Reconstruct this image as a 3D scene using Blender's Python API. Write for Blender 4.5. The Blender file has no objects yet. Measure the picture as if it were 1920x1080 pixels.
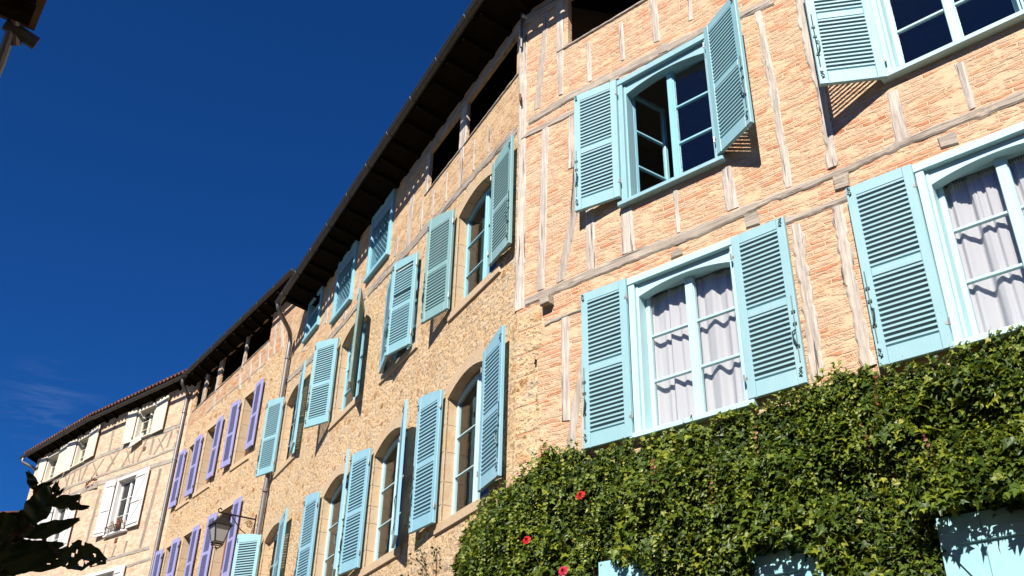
import bpy, bmesh, math, random
from mathutils import Vector, Matrix, noise
from mathutils.geometry import tessellate_polygon
R = math.radians
rnd = random.Random(7)
scene = bpy.context.scene
col = scene.collection

# ------------------------------------------------------------------ camera, sky, sun, exposure
cam = bpy.data.cameras.new('camera'); camo = bpy.data.objects.new('camera', cam); col.objects.link(camo)
cam.sensor_width = 36; cam.lens = 1823.47/1920*36; cam.clip_end = 2000; cam.clip_start = 0.05
cr, cu, cf = (0.9997, -0.0123, 0.0210), (-0.0243, -0.5051, 0.8627), (0.0, 0.8630, 0.5053)
camo.matrix_world = Matrix(((cr[0], cu[0], -cf[0], 0), (cr[1], cu[1], -cf[1], 0), (cr[2], cu[2], -cf[2], 1.6), (0, 0, 0, 1)))
cr = Vector((0.99970, -0.01227, 0.02096)); cu = Vector((-0.02429, -0.50511, 0.86272)); cf = Vector((0, 0.86297, 0.50525))
camo.matrix_world = Matrix(((cr.x, cu.x, -cf.x, 0), (cr.y, cu.y, -cf.y, 0), (cr.z, cu.z, -cf.z, 1.6), (0, 0, 0, 1)))
scene.camera = camo
scene.render.resolution_x = 1024; scene.render.resolution_y = 576
scene.render.engine = 'CYCLES'

SUN_AZ, SUN_EL = -110.0, 40.0
SKY_TINT = (.075, .36, .82, 1)      # the deep polarised blue of the photograph's sky
wd = bpy.data.worlds.new('World'); scene.world = wd; wd.use_nodes = True
nt = wd.node_tree; nt.nodes.clear()
wo = nt.nodes.new('ShaderNodeOutputWorld'); bg = nt.nodes.new('ShaderNodeBackground')
sky = nt.nodes.new('ShaderNodeTexSky'); sky.sky_type = 'NISHITA'; sky.sun_disc = False
sky.sun_elevation = R(SUN_EL); sky.sun_rotation = R(90-SUN_AZ)
sky.altitude = 600; sky.air_density = 1.0; sky.dust_density = 0.0; sky.ozone_density = 2.0
bg.inputs['Strength'].default_value = 0.06
# a wisp of cirrus low over the far roofs, fixed in the sky
tc = nt.nodes.new('ShaderNodeTexCoord')
vm = nt.nodes.new('ShaderNodeVectorMath'); vm.operation = 'DISTANCE'; vm.inputs[1].default_value = (-0.425, 0.836, 0.348)
nt.links.new(tc.outputs['Generated'], vm.inputs[0])
mr = nt.nodes.new('ShaderNodeMapRange'); mr.inputs[1].default_value = 0.0; mr.inputs[2].default_value = 0.062
mr.inputs[3].default_value = 1.0; mr.inputs[4].default_value = 0.0; mr.interpolation_type = 'SMOOTHSTEP'
nt.links.new(vm.outputs['Value'], mr.inputs[0])
mp = nt.nodes.new('ShaderNodeMapping'); mp.inputs['Scale'].default_value = (14, 14, 75); mp.inputs['Rotation'].default_value = (0, R(-6), 0)
nt.links.new(tc.outputs['Generated'], mp.inputs[0])
nz = nt.nodes.new('ShaderNodeTexNoise'); nz.inputs['Scale'].default_value = 1.0; nz.inputs['Detail'].default_value = 7; nz.inputs['Roughness'].default_value = 0.62; nz.inputs['Distortion'].default_value = 0.6
nt.links.new(mp.outputs[0], nz.inputs['Vector'])
mr2 = nt.nodes.new('ShaderNodeMapRange'); mr2.inputs[1].default_value = 0.47; mr2.inputs[2].default_value = 0.8; mr2.inputs[3].default_value = 0.0; mr2.inputs[4].default_value = 0.10
nt.links.new(nz.outputs['Fac'], mr2.inputs[0])
mm = nt.nodes.new('ShaderNodeMath'); mm.operation = 'MULTIPLY'
nt.links.new(mr.outputs[0], mm.inputs[0]); nt.links.new(mr2.outputs[0], mm.inputs[1])
mx = nt.nodes.new('ShaderNodeMix'); mx.data_type = 'RGBA'; mx.inputs['B'].default_value = (7, 8.5, 11, 1)
nt.links.new(mm.outputs[0], mx.inputs['Factor']); tint = nt.nodes.new('ShaderNodeMix'); tint.data_type = 'RGBA'; tint.blend_type = 'MULTIPLY'; tint.inputs['Factor'].default_value = 1; tint.inputs['B'].default_value = SKY_TINT
nt.links.new(sky.outputs[0], tint.inputs['A']); nt.links.new(tint.outputs['Result'], mx.inputs['A'])
nt.links.new(mx.outputs['Result'], bg.inputs['Color']); nt.links.new(bg.outputs[0], wo.inputs[0])

sl = bpy.data.lights.new('sun', 'SUN'); sl.energy = 5.0; sl.angle = R(0.53); sl.color = (1.0, 0.95, 0.87)
so = bpy.data.objects.new('sun', sl); col.objects.link(so)
sd = Vector((math.cos(R(SUN_EL))*math.cos(R(SUN_AZ)), math.cos(R(SUN_EL))*math.sin(R(SUN_AZ)), math.sin(R(SUN_EL))))
so.rotation_euler = sd.to_track_quat('Z', 'Y').to_euler(); so.location = (0, -5, 30)
vs = scene.view_settings; vs.view_transform = 'Standard'; vs.look = 'None'; vs.exposure = 0.9; vs.gamma = 1.0

# ------------------------------------------------------------------ mesh helpers
class MB:
    """collects shapes and links them as one mesh object"""
    def __init__(s): s.v = []; s.f = []
    def add(s, vs, fs):
        n = len(s.v); s.v += [tuple(p) for p in vs]; s.f += [tuple(i+n for i in f) for f in fs]
    def box(s, x0, x1, y0, y1, z0, z1):
        s.add([(x0,y0,z0),(x1,y0,z0),(x1,y1,z0),(x0,y1,z0),(x0,y0,z1),(x1,y0,z1),(x1,y1,z1),(x0,y1,z1)],
              [(0,3,2,1),(4,5,6,7),(0,1,5,4),(1,2,6,5),(2,3,7,6),(3,0,4,7)])
    def cbox(s, x0, x1, y0, y1, z0, z1, c=.006):
        """box with its street-side edges chamfered (front face is y0)"""
        x0, x1 = min(x0,x1), max(x0,x1); c = min(c, (x1-x0)*.3, (z1-z0)*.3)
        s.add([(x0,y0+c,z0),(x1,y0+c,z0),(x1,y1,z0),(x0,y1,z0),(x0,y0+c,z1),(x1,y0+c,z1),(x1,y1,z1),(x0,y1,z1),
               (x0+c,y0,z0+c),(x1-c,y0,z0+c),(x1-c,y0,z1-c),(x0+c,y0,z1-c)],
              [(0,3,2,1),(4,5,6,7),(1,2,6,5),(2,3,7,6),(3,0,4,7),(8,9,10,11),(0,1,9,8),(1,5,10,9),(5,4,11,10),(4,0,8,11)])
    def prism(s, poly, y0, y1):
        """closed (x,z) outline given depth from y0 (front) to y1"""
        n = len(poly); vs = [(x,y0,z) for x,z in poly]+[(x,y1,z) for x,z in poly]
        tris = tessellate_polygon([[Vector((x,z,0)) for x,z in poly]])
        s.add(vs, [tuple(t) for t in tris]+[tuple(i+n for i in reversed(t)) for t in tris]+[(i,(i+1)%n,n+(i+1)%n,n+i) for i in range(n)])
    def strip(s, A, B, y0, y1):
        """solid band between two (x,z) polylines of equal length"""
        n = len(A)
        vs = [(x,y0,z) for x,z in A]+[(x,y0,z) for x,z in B]+[(x,y1,z) for x,z in A]+[(x,y1,z) for x,z in B]
        fs = []
        for i in range(n-1):
            fs += [(i,i+1,n+i+1,n+i),(2*n+i+1,2*n+i,3*n+i,3*n+i+1),(i,2*n+i,2*n+i+1,i+1),(n+i+1,3*n+i+1,3*n+i,n+i)]
        fs += [(0,n,3*n,2*n),(n-1,3*n-1,4*n-1,2*n-1)]
        s.add(vs, fs)
    def tube(s, pts, r, n=8, cap=True, r1=None):
        pts = [Vector(p) for p in pts]; rings = []; up = None
        for i, p in enumerate(pts):
            d = (pts[min(i+1,len(pts)-1)]-pts[max(i-1,0)]).normalized()
            if up is None: up = d.orthogonal().normalized()
            else: up = (up-d*up.dot(d)).normalized()
            b = d.cross(up); rr = r if r1 is None else r+(r1-r)*i/max(1,len(pts)-1)
            rings.append([p+(up*math.cos(2*math.pi*k/n)+b*math.sin(2*math.pi*k/n))*rr for k in range(n)])
        vs = [q for g in rings for q in g]; fs = []
        for i in range(len(pts)-1):
            for k in range(n): fs.append((i*n+k,i*n+(k+1)%n,(i+1)*n+(k+1)%n,(i+1)*n+k))
        if cap: fs += [tuple(range(n-1,-1,-1)), tuple((len(pts)-1)*n+k for k in range(n))]
        s.add(vs, fs)
    def wall(s, outer, holes, y=0.0, reveal=None):
        """flat sheet (x,z) with openings; reveal = depth of the opening sides"""
        loops = [outer]+holes; flat = [p for l in loops for p in l]
        tris = tessellate_polygon([[Vector((x,z,0)) for x,z in l] for l in loops])
        fs = []
        for t in tris:
            a, b, c = [flat[i] for i in t]
            if (b[0]-a[0])*(c[1]-a[1])-(b[1]-a[1])*(c[0]-a[0]) < 0: t = t[::-1]
            fs.append(tuple(t))
        s.add([(x,y,z) for x,z in flat], fs)
        if reveal:
            for h in holes: s.ring(h, y, y+reveal)
    def ring(s, loop, y0, y1):
        n = len(loop)
        s.add([(x,y0,z) for x,z in loop]+[(x,y1,z) for x,z in loop], [(i,(i+1)%n,n+(i+1)%n,n+i) for i in range(n)])
    def build(s, name, m, parent=None, smooth=False, fix=True):
        me = bpy.data.meshes.new(name); me.from_pydata(s.v, [], s.f); me.update()
        if fix:
            b = bmesh.new(); b.from_mesh(me); bmesh.ops.recalc_face_normals(b, faces=b.faces); b.to_mesh(me); b.free()
        if smooth: me.shade_smooth()
        me.materials.append(m)
        o = bpy.data.objects.new(name, me); col.objects.link(o)
        if parent is not None: o.parent = parent
        return o

def tag(o, label=None, cat=None, group=None, kind=None):
    if label: o['label'] = label
    if cat: o['category'] = cat
    if group: o['group'] = group
    if kind: o['kind'] = kind
    return o
def empty(name, loc, az=0.0, label=None, cat=None, group=None):
    o = bpy.data.objects.new(name, None); col.objects.link(o); o.location = loc; o.rotation_euler = (0,0,R(az)); o.empty_display_size = .2
    return tag(o, label, cat, group)

# ------------------------------------------------------------------ material helpers
class NT:
    def __init__(s, name):
        s.m = bpy.data.materials.new(name); s.m.use_nodes = True; s.t = s.m.node_tree; s.t.nodes.clear()
        s.out = s.n('ShaderNodeOutputMaterial')
    def n(s, ty, **kw):
        q = s.t.nodes.new(ty)
        for k, v in kw.items():
            if k in q.inputs: s.set(q, k, v)
            else: setattr(q, k, v)
        return q
    def set(s, q, k, v):
        if isinstance(v, bpy.types.NodeSocket): s.t.links.new(v, q.inputs[k])
        else: q.inputs[k].default_value = v
    def noise(s, vec, scale, detail=4, rough=.55, dist=0):
        q = s.n('ShaderNodeTexNoise', Scale=scale, Detail=detail, Roughness=rough, Distortion=dist)
        if vec is not None: s.set(q, 'Vector', vec)
        return q.outputs['Fac']
    def map(s, vec, scale=(1,1,1), loc=(0,0,0), rot=(0,0,0)):
        return s.n('ShaderNodeMapping', Vector=vec, Scale=scale, Location=loc, Rotation=rot).outputs[0]
    def obj(s): return s.n('ShaderNodeTexCoord').outputs['Object']
    def rng(s, v, a, b, c=0., d=1., smooth=False):
        q = s.n('ShaderNodeMapRange'); s.set(q, 0, v)
        for i, x in zip((1,2,3,4), (a,b,c,d)): s.set(q, i, x)
        if smooth: q.interpolation_type = 'SMOOTHSTEP'
        return q.outputs[0]
    def mix(s, f, a, b, blend='MIX'):
        q = s.n('ShaderNodeMix'); q.data_type = 'RGBA'; q.blend_type = blend
        s.set(q, 'Factor', f)
        s.set(q, 'A', a if isinstance(a, bpy.types.NodeSocket) else (*a,1)); s.set(q, 'B', b if isinstance(b, bpy.types.NodeSocket) else (*b,1))
        return q.outputs['Result']
    def math(s, op, a, b=0.):
        q = s.n('ShaderNodeMath'); q.operation = op; s.set(q, 0, a); s.set(q, 1, b); return q.outputs[0]
    def ramp(s, f, stops):
        q = s.n('ShaderNodeValToRGB'); s.set(q, 'Fac', f); e = q.color_ramp.elements
        while len(e) < len(stops): e.new(.5)
        for x, (p, c) in zip(e, stops): x.position = p; x.color = (*c,1)
        return q.outputs['Color']
    def sep(s, vec):
        q = s.n('ShaderNodeSeparateXYZ'); s.set(q, 0, vec); return q.outputs
    def comb(s, x, y, z):
        q = s.n('ShaderNodeCombineXYZ'); s.set(q,0,x); s.set(q,1,y); s.set(q,2,z); return q.outputs[0]
    def bump(s, h, strength=.5, dist=.01, normal=None):
        q = s.n('ShaderNodeBump', Height=h, Strength=strength, Distance=dist)
        if normal is not None: s.set(q, 'Normal', normal)
        return q.outputs[0]
    def bsdf(s, color, rough=.8, normal=None, spec=.3, metal=0., **kw):
        q = s.n('ShaderNodeBsdfPrincipled', Roughness=rough, Metallic=metal)
        s.set(q, 'Base Color', color if isinstance(color, bpy.types.NodeSocket) else (*color,1))
        s.set(q, 'Specular IOR Level', spec)
        if normal is not None: s.set(q, 'Normal', normal)
        s.t.links.new(q.outputs[0], s.out.inputs['Surface'])
        return q

def brick_infill(name, mortar, stone, brick, red, amount=.5, relief=1.0, course=.05):
    """thin handmade bricks, mostly smeared over with sandy lime mortar"""
    k = NT(name); o = k.obj()
    w = k.noise(o, 2.3, 3); w2 = k.noise(o, 9, 3)
    x, y, z = k.sep(o)[:3]
    zz = k.math('ADD', z, k.math('ADD', k.math('MULTIPLY', k.math('SUBTRACT', w, .5), .075), k.math('MULTIPLY', k.math('SUBTRACT', w2, .5), .020)))
    xx = k.math('ADD', x, k.math('MULTIPLY', k.math('SUBTRACT', k.noise(o, 2.5, 2), .5), .30))
    vec = k.comb(xx, zz, 0.)
    b = k.n('ShaderNodeTexBrick', Vector=vec, Scale=1.0); b.offset = .43; b.offset_frequency = 2; b.squash = 1
    for kk, vv in (('Color1', (0,0,0,1)), ('Color2', (1,1,1,1)), ('Mortar', (.5,.5,.5,1)), ('Mortar Size', .009), ('Mortar Smooth', .55), ('Brick Width', .26), ('Row Height', course), ('Bias', 0.)): b.inputs[kk].default_value = vv
    per = b.outputs['Color']; fac = b.outputs['Fac']       # fac 1 in the joints
    face = k.ramp(per, [(0., stone), (.30, tuple(a*.95 for a in stone)), (.48, tuple(.5*(a+c_) for a,c_ in zip(stone,brick))), (.7, brick), (.88, brick), (1., red)])
    smear = k.rng(k.noise(o, 3.2, 5, .7), .36, .66, 0., 1.)
    smear2 = k.rng(k.noise(k.map(o, (3.4,3.4,11)), 1., 5, .72), .40, .60, 0., 1.)
    cover = k.rng(k.math('ADD', k.math('MULTIPLY', smear, .55), k.math('MULTIPLY', smear2, .6)), amount-.22, amount+.24, 0., 1.)
    cover = k.math('MAXIMUM', cover, fac)
    mort = k.mix(k.noise(o, 14, 6, .7), tuple(a*.82 for a in mortar), tuple(min(1,a*1.14) for a in mortar))
    mort = k.mix(k.rng(k.noise(o, .7, 3), .35, .7), mort, k.mix(.5, mort, tuple(a*b_ for a,b_ in zip(mortar,(1.04,1.0,.95)))))
    c = k.mix(cover, face, mort)
    c = k.mix(k.math('MULTIPLY', k.rng(k.noise(o, 40, 3, .6), .58, .75), .35), c, tuple(a*.5 for a in mortar))
    slit_shade = k.rng(k.noise(k.map(k.comb(xx, 0., zz), (5,1,34)), 1., 4, .6, .15), .64, .73)
    c = k.mix(k.math('MULTIPLY', slit_shade, .25), c, (.18,.095,.045))  # shadow lines along thin cracks, painted dark into the colour
    h = k.math('ADD', k.math('MULTIPLY', k.math('SUBTRACT', 1., cover), 1.), k.math('MULTIPLY', k.noise(k.map(o, (7,7,22)), 1., 6, .7), .9))
    h = k.math('ADD', h, k.math('MULTIPLY', k.noise(o, 60, 4, .7), .25))
    h = k.math('SUBTRACT', h, k.math('MULTIPLY', slit_shade, .4))
    k.bsdf(c, .92, k.bump(h, .9, .015*relief), .15)
    return k.m

def rubble(name, mortar, stoneA, stoneB, rust, relief=1.0, scale=5.5):
    """rubble wall, stones half drowned in sandy lime mortar"""
    k = NT(name); o = k.obj()
    d = k.n('ShaderNodeMixRGB' if False else 'ShaderNodeVectorMath'); d.operation = 'ADD'
    nv = k.n('ShaderNodeTexNoise', Scale=4., Detail=3.); k.set(nv, 'Vector', o)
    sc = k.n('ShaderNodeVectorMath'); sc.operation = 'SCALE'; k.set(sc, 0, nv.outputs['Color']); sc.inputs['Scale'].default_value = .07
    k.set(d, 0, o); k.set(d, 1, sc.outputs[0])
    v = k.map(d.outputs[0], (1, .05, 1.55))
    vo = k.n('ShaderNodeTexVoronoi', Scale=scale, Randomness=.95); vo.feature = 'F1'; k.set(vo, 'Vector', v)
    ve = k.n('ShaderNodeTexVoronoi', Scale=scale, Randomness=.95); ve.feature = 'DISTANCE_TO_EDGE'; k.set(ve, 'Vector', v)
    cell = k.sep(vo.outputs['Color'])[0]
    stone = k.ramp(cell, [(0., stoneA), (.45, stoneB), (.8, stoneA), (.93, rust), (1., tuple(a*.6 for a in rust))])
    joint = k.rng(ve.outputs['Distance'], .02, .20, 1., 0., True)
    over = k.rng(k.noise(o, 2.6, 6, .75), .34, .60, 0., 1.)
    cover = k.math('MAXIMUM', joint, k.math('MULTIPLY', over, .68))
    mort = k.mix(k.noise(o, 17, 6, .75), tuple(a*.80 for a in mortar), tuple(a*1.16 for a in mortar))
    c = k.mix(cover, stone, mort)
    vs_ = k.n('ShaderNodeTexVoronoi', Scale=2.7, Randomness=1.); k.set(vs_, 'Vector', k.map(d.outputs[0], (1,.05,1.5)))
    lone = k.math('MULTIPLY', k.rng(vs_.outputs['Distance'], .16, .26, 1., 0.), k.rng(k.sep(vs_.outputs['Color'])[1], .55, .57))
    c = k.mix(k.math('MULTIPLY', lone, .8), c, k.ramp(k.sep(vs_.outputs['Color'])[0], [(0.,(.40,.22,.07)),(.4,(.30,.11,.045)),(.7,(.46,.40,.31)),(1.,(.42,.28,.13))]))
    pits = k.rng(k.noise(k.map(o,(1,1,1.7)), 17, 5, .7), .555, .63)
    c = k.mix(k.math('MULTIPLY', pits, .5), c, tuple(a*.36 for a in mortar))
    h = k.math('ADD', k.math('MULTIPLY', lone, .35), k.math('MULTIPLY', k.noise(k.map(o,(1,1,1.5)), 13, 6, .68), .8))
    h = k.math('ADD', h, k.math('MULTIPLY', k.noise(k.map(o,(1,1,1.5)), 42, 4, .7), .5))
    h = k.math('SUBTRACT', h, k.math('MULTIPLY', pits, .8))
    h = k.math('ADD', h, k.math('MULTIPLY', k.rng(ve.outputs['Distance'], 0., .30, 0., 1., True), .30))
    tone = k.noise(o, 2.1, 5, .7)
    c = k.mix(1., c, k.ramp(tone, [(.30,(.80,.76,.74)),(.48,(.97,.96,.95)),(.70,(1.10,1.07,1.06))]), 'MULTIPLY')
    big = k.noise(o, .55, 5, .6)
    c = k.mix(k.rng(big, .45, .7, 0., .35), c, k.mix(1., c, (.82,.80,.80), 'MULTIPLY'))
    streak = k.rng(k.noise(k.map(o, (5,5,.35)), 1., 5, .65), .52, .75, 0., .28)
    c = k.mix(streak, c, k.mix(1., c, (.72,.66,.60), 'MULTIPLY'))
    k.bsdf(c, .93, k.bump(h, 1., .026*relief), .12)
    return k.m

def ashlar(name, a, b, stain):
    k = NT(name); o = k.obj(); g = k.n('ShaderNodeNewGeometry')
    c = k.mix(g.outputs['Random Per Island'], a, b)
    c = k.mix(k.math('MULTIPLY', k.rng(k.noise(o, 4, 5, .7), .5, .72), .55), c, stain)
    c = k.mix(k.math('MULTIPLY', k.noise(o, 30, 5, .7), .35), c, tuple(x*.7 for x in a))
    h = k.math('ADD', k.noise(o, 22, 6, .75), k.math('MULTIPLY', k.noise(o, 6, 3), .8))
    k.bsdf(c, .9, k.bump(h, .7, .012), .15); return k.m

def oak(name, vertical, light, dark, amount=1.0):
    """weathered oak: long grain, checks and knots"""
    k = NT(name); o = k.obj()
    g = (38,38,2.2) if vertical else (2.2,38,38)
    g2 = (120,120,5) if vertical else (5,120,120)
    v = k.map(o, g); n1 = k.noise(v, 1., 6, .65, .4); n2 = k.noise(k.map(o, g2), 1., 3, .6)
    isl = k.n('ShaderNodeNewGeometry').outputs['Random Per Island']
    c = k.ramp(n1, [(.28, dark), (.46, tuple(.5*(a+b) for a,b in zip(light,dark))), (.62, light), (.8, tuple(min(1,a*1.06) for a in light))])
    c = k.mix(k.math('MULTIPLY', k.rng(k.noise(o, 2.4, 4, .7), .42, .68), .6), c, k.mix(.55, c, dark))
    c = k.mix(k.rng(k.noise(o, 6, 6, .75), .56, .66, 0., .5), c, (.54,.41,.285))
    crack = k.rng(k.noise(k.map(o, (26,26,1.1) if vertical else (1.1,26,26)), 1., 4, .55, .3), .625, .68)
    c = k.mix(k.math('MULTIPLY', crack, .85), c, (.03,.024,.02))
    hh = k.math('SUBTRACT', k.math('ADD', k.math('MULTIPLY', n1, .8), k.math('MULTIPLY', n2, .5)), k.math('MULTIPLY', crack, 1.2))
    k.bsdf(c, .88, k.bump(hh, .9, .012), .2); return k.m

def paint(name, c0, rough=.45, wear=.25, var=.10):
    """old gloss paint on wood: brush grain, dulled patches, chips"""
    k = NT(name); o = k.obj()
    n = k.noise(o, 3.5, 5, .65); gr = k.noise(k.map(o, (60,60,4)), 1., 4, .6)
    oi = k.n('ShaderNodeObjectInfo').outputs['Random']
    c = k.mix(n, tuple(x*(1-var) for x in c0), tuple(min(1,x*(1+var)) for x in c0))
    fade = k.rng(k.noise(k.map(o, (3,3,1.2)), 1., 5, .7), .48, .68, 0., .32)
    c = k.mix(fade, c, tuple(.5*x+.5*y for x,y in zip(c0,(.47,.50,.48))))
    c = k.mix(k.math('MULTIPLY', oi, .22), c, tuple(x*y for x,y in zip(c0,(.86,.93,.92))))
    chip = k.rng(k.noise(o, 30, 5, .7), .655, .70)
    c = k.mix(k.math('MULTIPLY', chip, wear), c, (.30,.25,.20))
    c = k.mix(k.math('MULTIPLY', k.rng(k.noise(k.map(o,(30,30,2)), 1., 4, .7), .55, .8), .18), c, tuple(x*.62 for x in c0))
    k.bsdf(c, k.rng(n, .3, .7, rough-.08, rough+.15), k.bump(k.math('ADD', gr, k.math('MULTIPLY', n, .6)), .35, .004), .4); return k.m

def plain(name, c0, rough=.7, metal=0., spec=.3, var=.2, scale=8, bump=.3):
    k = NT(name); o = k.obj(); n = k.noise(o, scale, 5, .65)
    k.bsdf(k.mix(n, tuple(x*(1-var) for x in c0), tuple(min(1,x*(1+var)) for x in c0)), rough, k.bump(n, bump, .006), spec, metal); return k.m

M = {}
M['brick'] = brick_infill('sandy_brick_infill', (.575,.41,.262), (.56,.365,.245), (.52,.245,.14), (.43,.145,.07), .57)
M['brick_orange'] = brick_infill('orange_brick_infill', (.55,.395,.26), (.54,.35,.21), (.47,.20,.095), (.38,.12,.05), .66, 1.3, .055)
M['brick_stone'] = brick_infill('mortared_brick_infill', (.56,.39,.235), (.55,.37,.22), (.50,.27,.14), (.42,.17,.075), .38, 1.2, .06)
M['brick_pale'] = brick_infill('pale_brick_infill', (.585,.435,.305), (.57,.40,.275), (.53,.30,.19), (.46,.20,.11), .42, .9, .055)
M['rubble'] = rubble('rubble_limestone', (.66,.47,.275), (.54,.375,.215), (.54,.45,.34), (.45,.23,.10))
M['rubble_rough'] = rubble('rough_rubble', (.635,.45,.265), (.54,.37,.21), (.51,.41,.29), (.46,.20,.085), 1.2, 4.6)
M['ashlar'] = ashlar('dressed_sandstone', (.53,.385,.235), (.50,.385,.265), (.42,.24,.10))
M['oak_v'] = oak('weathered_oak_upright', True, (.575,.51,.44), (.25,.205,.17))
M['oak_h'] = oak('weathered_oak_beam', False, (.43,.37,.305), (.18,.145,.115))
M['oak_d'] = oak('weathered_oak_brace', True, (.47,.41,.35), (.21,.17,.14))
M['oak_far'] = oak('brown_oak_strut', True, (.34,.275,.21), (.15,.115,.085))
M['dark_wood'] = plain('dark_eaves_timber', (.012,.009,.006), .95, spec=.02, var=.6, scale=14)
M['brown_boards'] = plain('brown_soffit_boards', (.16,.095,.05), .9, spec=.1, var=.4, scale=12)
M['brown_wood'] = plain('brown_varnished_joinery', (.16,.055,.022), .5, var=.25)
M['teal'] = paint('pale_turquoise_paint', (.215,.395,.435), .48, .4)
M['teal_bright'] = paint('fresh_turquoise_paint', (.25,.42,.455), .48, .45)
M['teal_grey'] = paint('grey_green_paint', (.19,.325,.325), .5, .3)
M['teal_shaded'] = paint('shaded_green_grey_paint', (.105,.185,.175), .55, .4)  # worn turquoise, taken darker to match the leaf's shaded back face
M['teal_mid'] = paint('worn_turquoise_paint', (.215,.40,.475), .48, .35)
M['teal_sky'] = paint('sky_blue_joinery_paint', (.225,.47,.56), .42, .2)
M['teal_pale'] = paint('sun_bleached_turquoise_paint', (.40,.585,.60), .45, .35)
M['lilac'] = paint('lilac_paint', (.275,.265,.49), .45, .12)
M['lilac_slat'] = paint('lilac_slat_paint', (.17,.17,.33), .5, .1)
M['white'] = paint('white_joinery_paint', (.66,.635,.60), .45, .2)
M['cream'] = paint('cream_shutter_paint', (.60,.54,.43), .55, .3)
M['zinc'] = plain('weathered_zinc', (.19,.185,.185), .5, .75, .5, .25, 5)
M['gutter'] = plain('tarnished_gutter_zinc', (.085,.08,.072), .55, .6, .4, .35, 5)
M['iron'] = plain('black_iron', (.02,.018,.016), .55, .6, .4, .4, 20)
M['hook'] = plain('dark_painted_iron', (.045,.085,.085), .5, .3, .4, .4, 30)
M['steel'] = plain('bare_hinge_steel', (.32,.31,.29), .45, .5, .5, .4, 30)
M['rust'] = plain('rusty_iron', (.17,.07,.035), .85, .2, .3, .4, 30)
M['interior'] = plain('interior_plaster', (.20,.17,.14), .9)
M['ground'] = plain('pale_street_paving', (.10,.09,.07), .9, var=.25, scale=3)

def tile_mat():
    k = NT('canal_tile_clay'); o = k.obj()
    v = k.n('ShaderNodeTexVoronoi', Scale=3.6); k.set(v, 'Vector', k.map(o, (1.4,.8,.3)))
    c = k.ramp(k.sep(v.outputs['Color'])[0], [(0.,(.10,.035,.018)),(.4,(.19,.07,.032)),(.75,(.13,.06,.036)),(1.,(.22,.11,.06))])
    c = k.mix(k.rng(k.noise(o, 11, 5, .7), .5, .75), c, (.12,.09,.06))
    k.bsdf(c, .9, k.bump(k.noise(o, 25, 4), .6, .01), .15); return k.m
M['tile'] = tile_mat()

def glass_mat(name, tint=(.93,.96,.97)):
    k = NT(name); o = k.obj()
    tr = k.n('ShaderNodeBsdfTransparent'); tr.inputs[0].default_value = (*tint,1)
    gl = k.n('ShaderNodeBsdfGlossy', Roughness=.015)
    wob = k.bump(k.noise(o, 5, 2), .06, .02); k.set(gl, 'Normal', wob)
    g = k.n('ShaderNodeNewGeometry'); dt = k.n('ShaderNodeVectorMath'); dt.operation = 'DOT_PRODUCT'
    k.set(dt, 0, g.outputs['Normal']); k.set(dt, 1, g.outputs['Incoming'])
    c = k.math('SUBTRACT', 1., k.math('ABSOLUTE', dt.outputs['Value']))
    f = k.math('ADD', .13, k.math('MULTIPLY', k.math('POWER', c, 5.), .85))
    mx = k.n('ShaderNodeMixShader'); k.set(mx, 0, f); k.t.links.new(tr.outputs[0], mx.inputs[1]); k.t.links.new(gl.outputs[0], mx.inputs[2])
    k.t.links.new(mx.outputs[0], k.out.inputs['Surface']); return k.m
M['glass'] = glass_mat('old_window_glass')

def curtain_mat():
    k = NT('white_voile'); o = k.obj()
    wv = k.noise(k.map(o, (260,260,30)), 1., 2)
    c = k.mix(wv, (.64,.60,.605), (.74,.70,.70))
    df = k.n('ShaderNodeBsdfDiffuse', Color=c); tl = k.n('ShaderNodeBsdfTranslucent', Color=c)
    mx = k.n('ShaderNodeMixShader'); mx.inputs[0].default_value = .25
    k.t.links.new(df.outputs[0], mx.inputs[1]); k.t.links.new(tl.outputs[0], mx.inputs[2]); k.t.links.new(mx.outputs[0], k.out.inputs['Surface']); return k.m
M['curtain'] = curtain_mat()

def leaf_mat(name, stops, trans=.3, rough=.46, tcol=(.34,.40,.03), spec=.35):
    k = NT(name); o = k.obj(); isl = k.n('ShaderNodeNewGeometry').outputs['Random Per Island']
    f = k.math('ADD', k.math('MULTIPLY', isl, .8), k.math('MULTIPLY', k.rng(k.noise(o, 1.6, 3), .3, .7), .2))
    c = k.ramp(f, stops)
    p = k.n('ShaderNodeBsdfPrincipled', Roughness=rough); k.set(p, 'Base Color', c); p.inputs['Specular IOR Level'].default_value = spec
    tl = k.n('ShaderNodeBsdfTranslucent'); k.set(tl, 'Color', k.mix(.6, c, tcol))
    mx = k.n('ShaderNodeMixShader'); mx.inputs[0].default_value = trans
    k.t.links.new(p.outputs[0], mx.inputs[1]); k.t.links.new(tl.outputs[0], mx.inputs[2]); k.t.links.new(mx.outputs[0], k.out.inputs['Surface']); return k.m
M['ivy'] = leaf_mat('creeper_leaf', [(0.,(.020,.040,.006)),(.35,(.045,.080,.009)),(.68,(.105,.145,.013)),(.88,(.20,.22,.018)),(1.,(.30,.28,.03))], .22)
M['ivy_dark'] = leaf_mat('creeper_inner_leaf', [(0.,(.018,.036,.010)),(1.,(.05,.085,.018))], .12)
M['ivy_young'] = leaf_mat('creeper_young_leaf', [(0.,(.12,.19,.025)),(.5,(.22,.28,.04)),(.85,(.30,.30,.05)),(1.,(.34,.27,.06))], .3)
M['ivy_red'] = leaf_mat('creeper_autumn_leaf', [(0.,(.20,.05,.03)),(.6,(.28,.10,.05)),(1.,(.33,.20,.08))], .3)
M['fg_leaf'] = leaf_mat('broad_evergreen_leaf', [(0.,(.020,.045,.012)),(1.,(.045,.075,.024))], .08, .42, (.10,.14,.03), .35)
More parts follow.
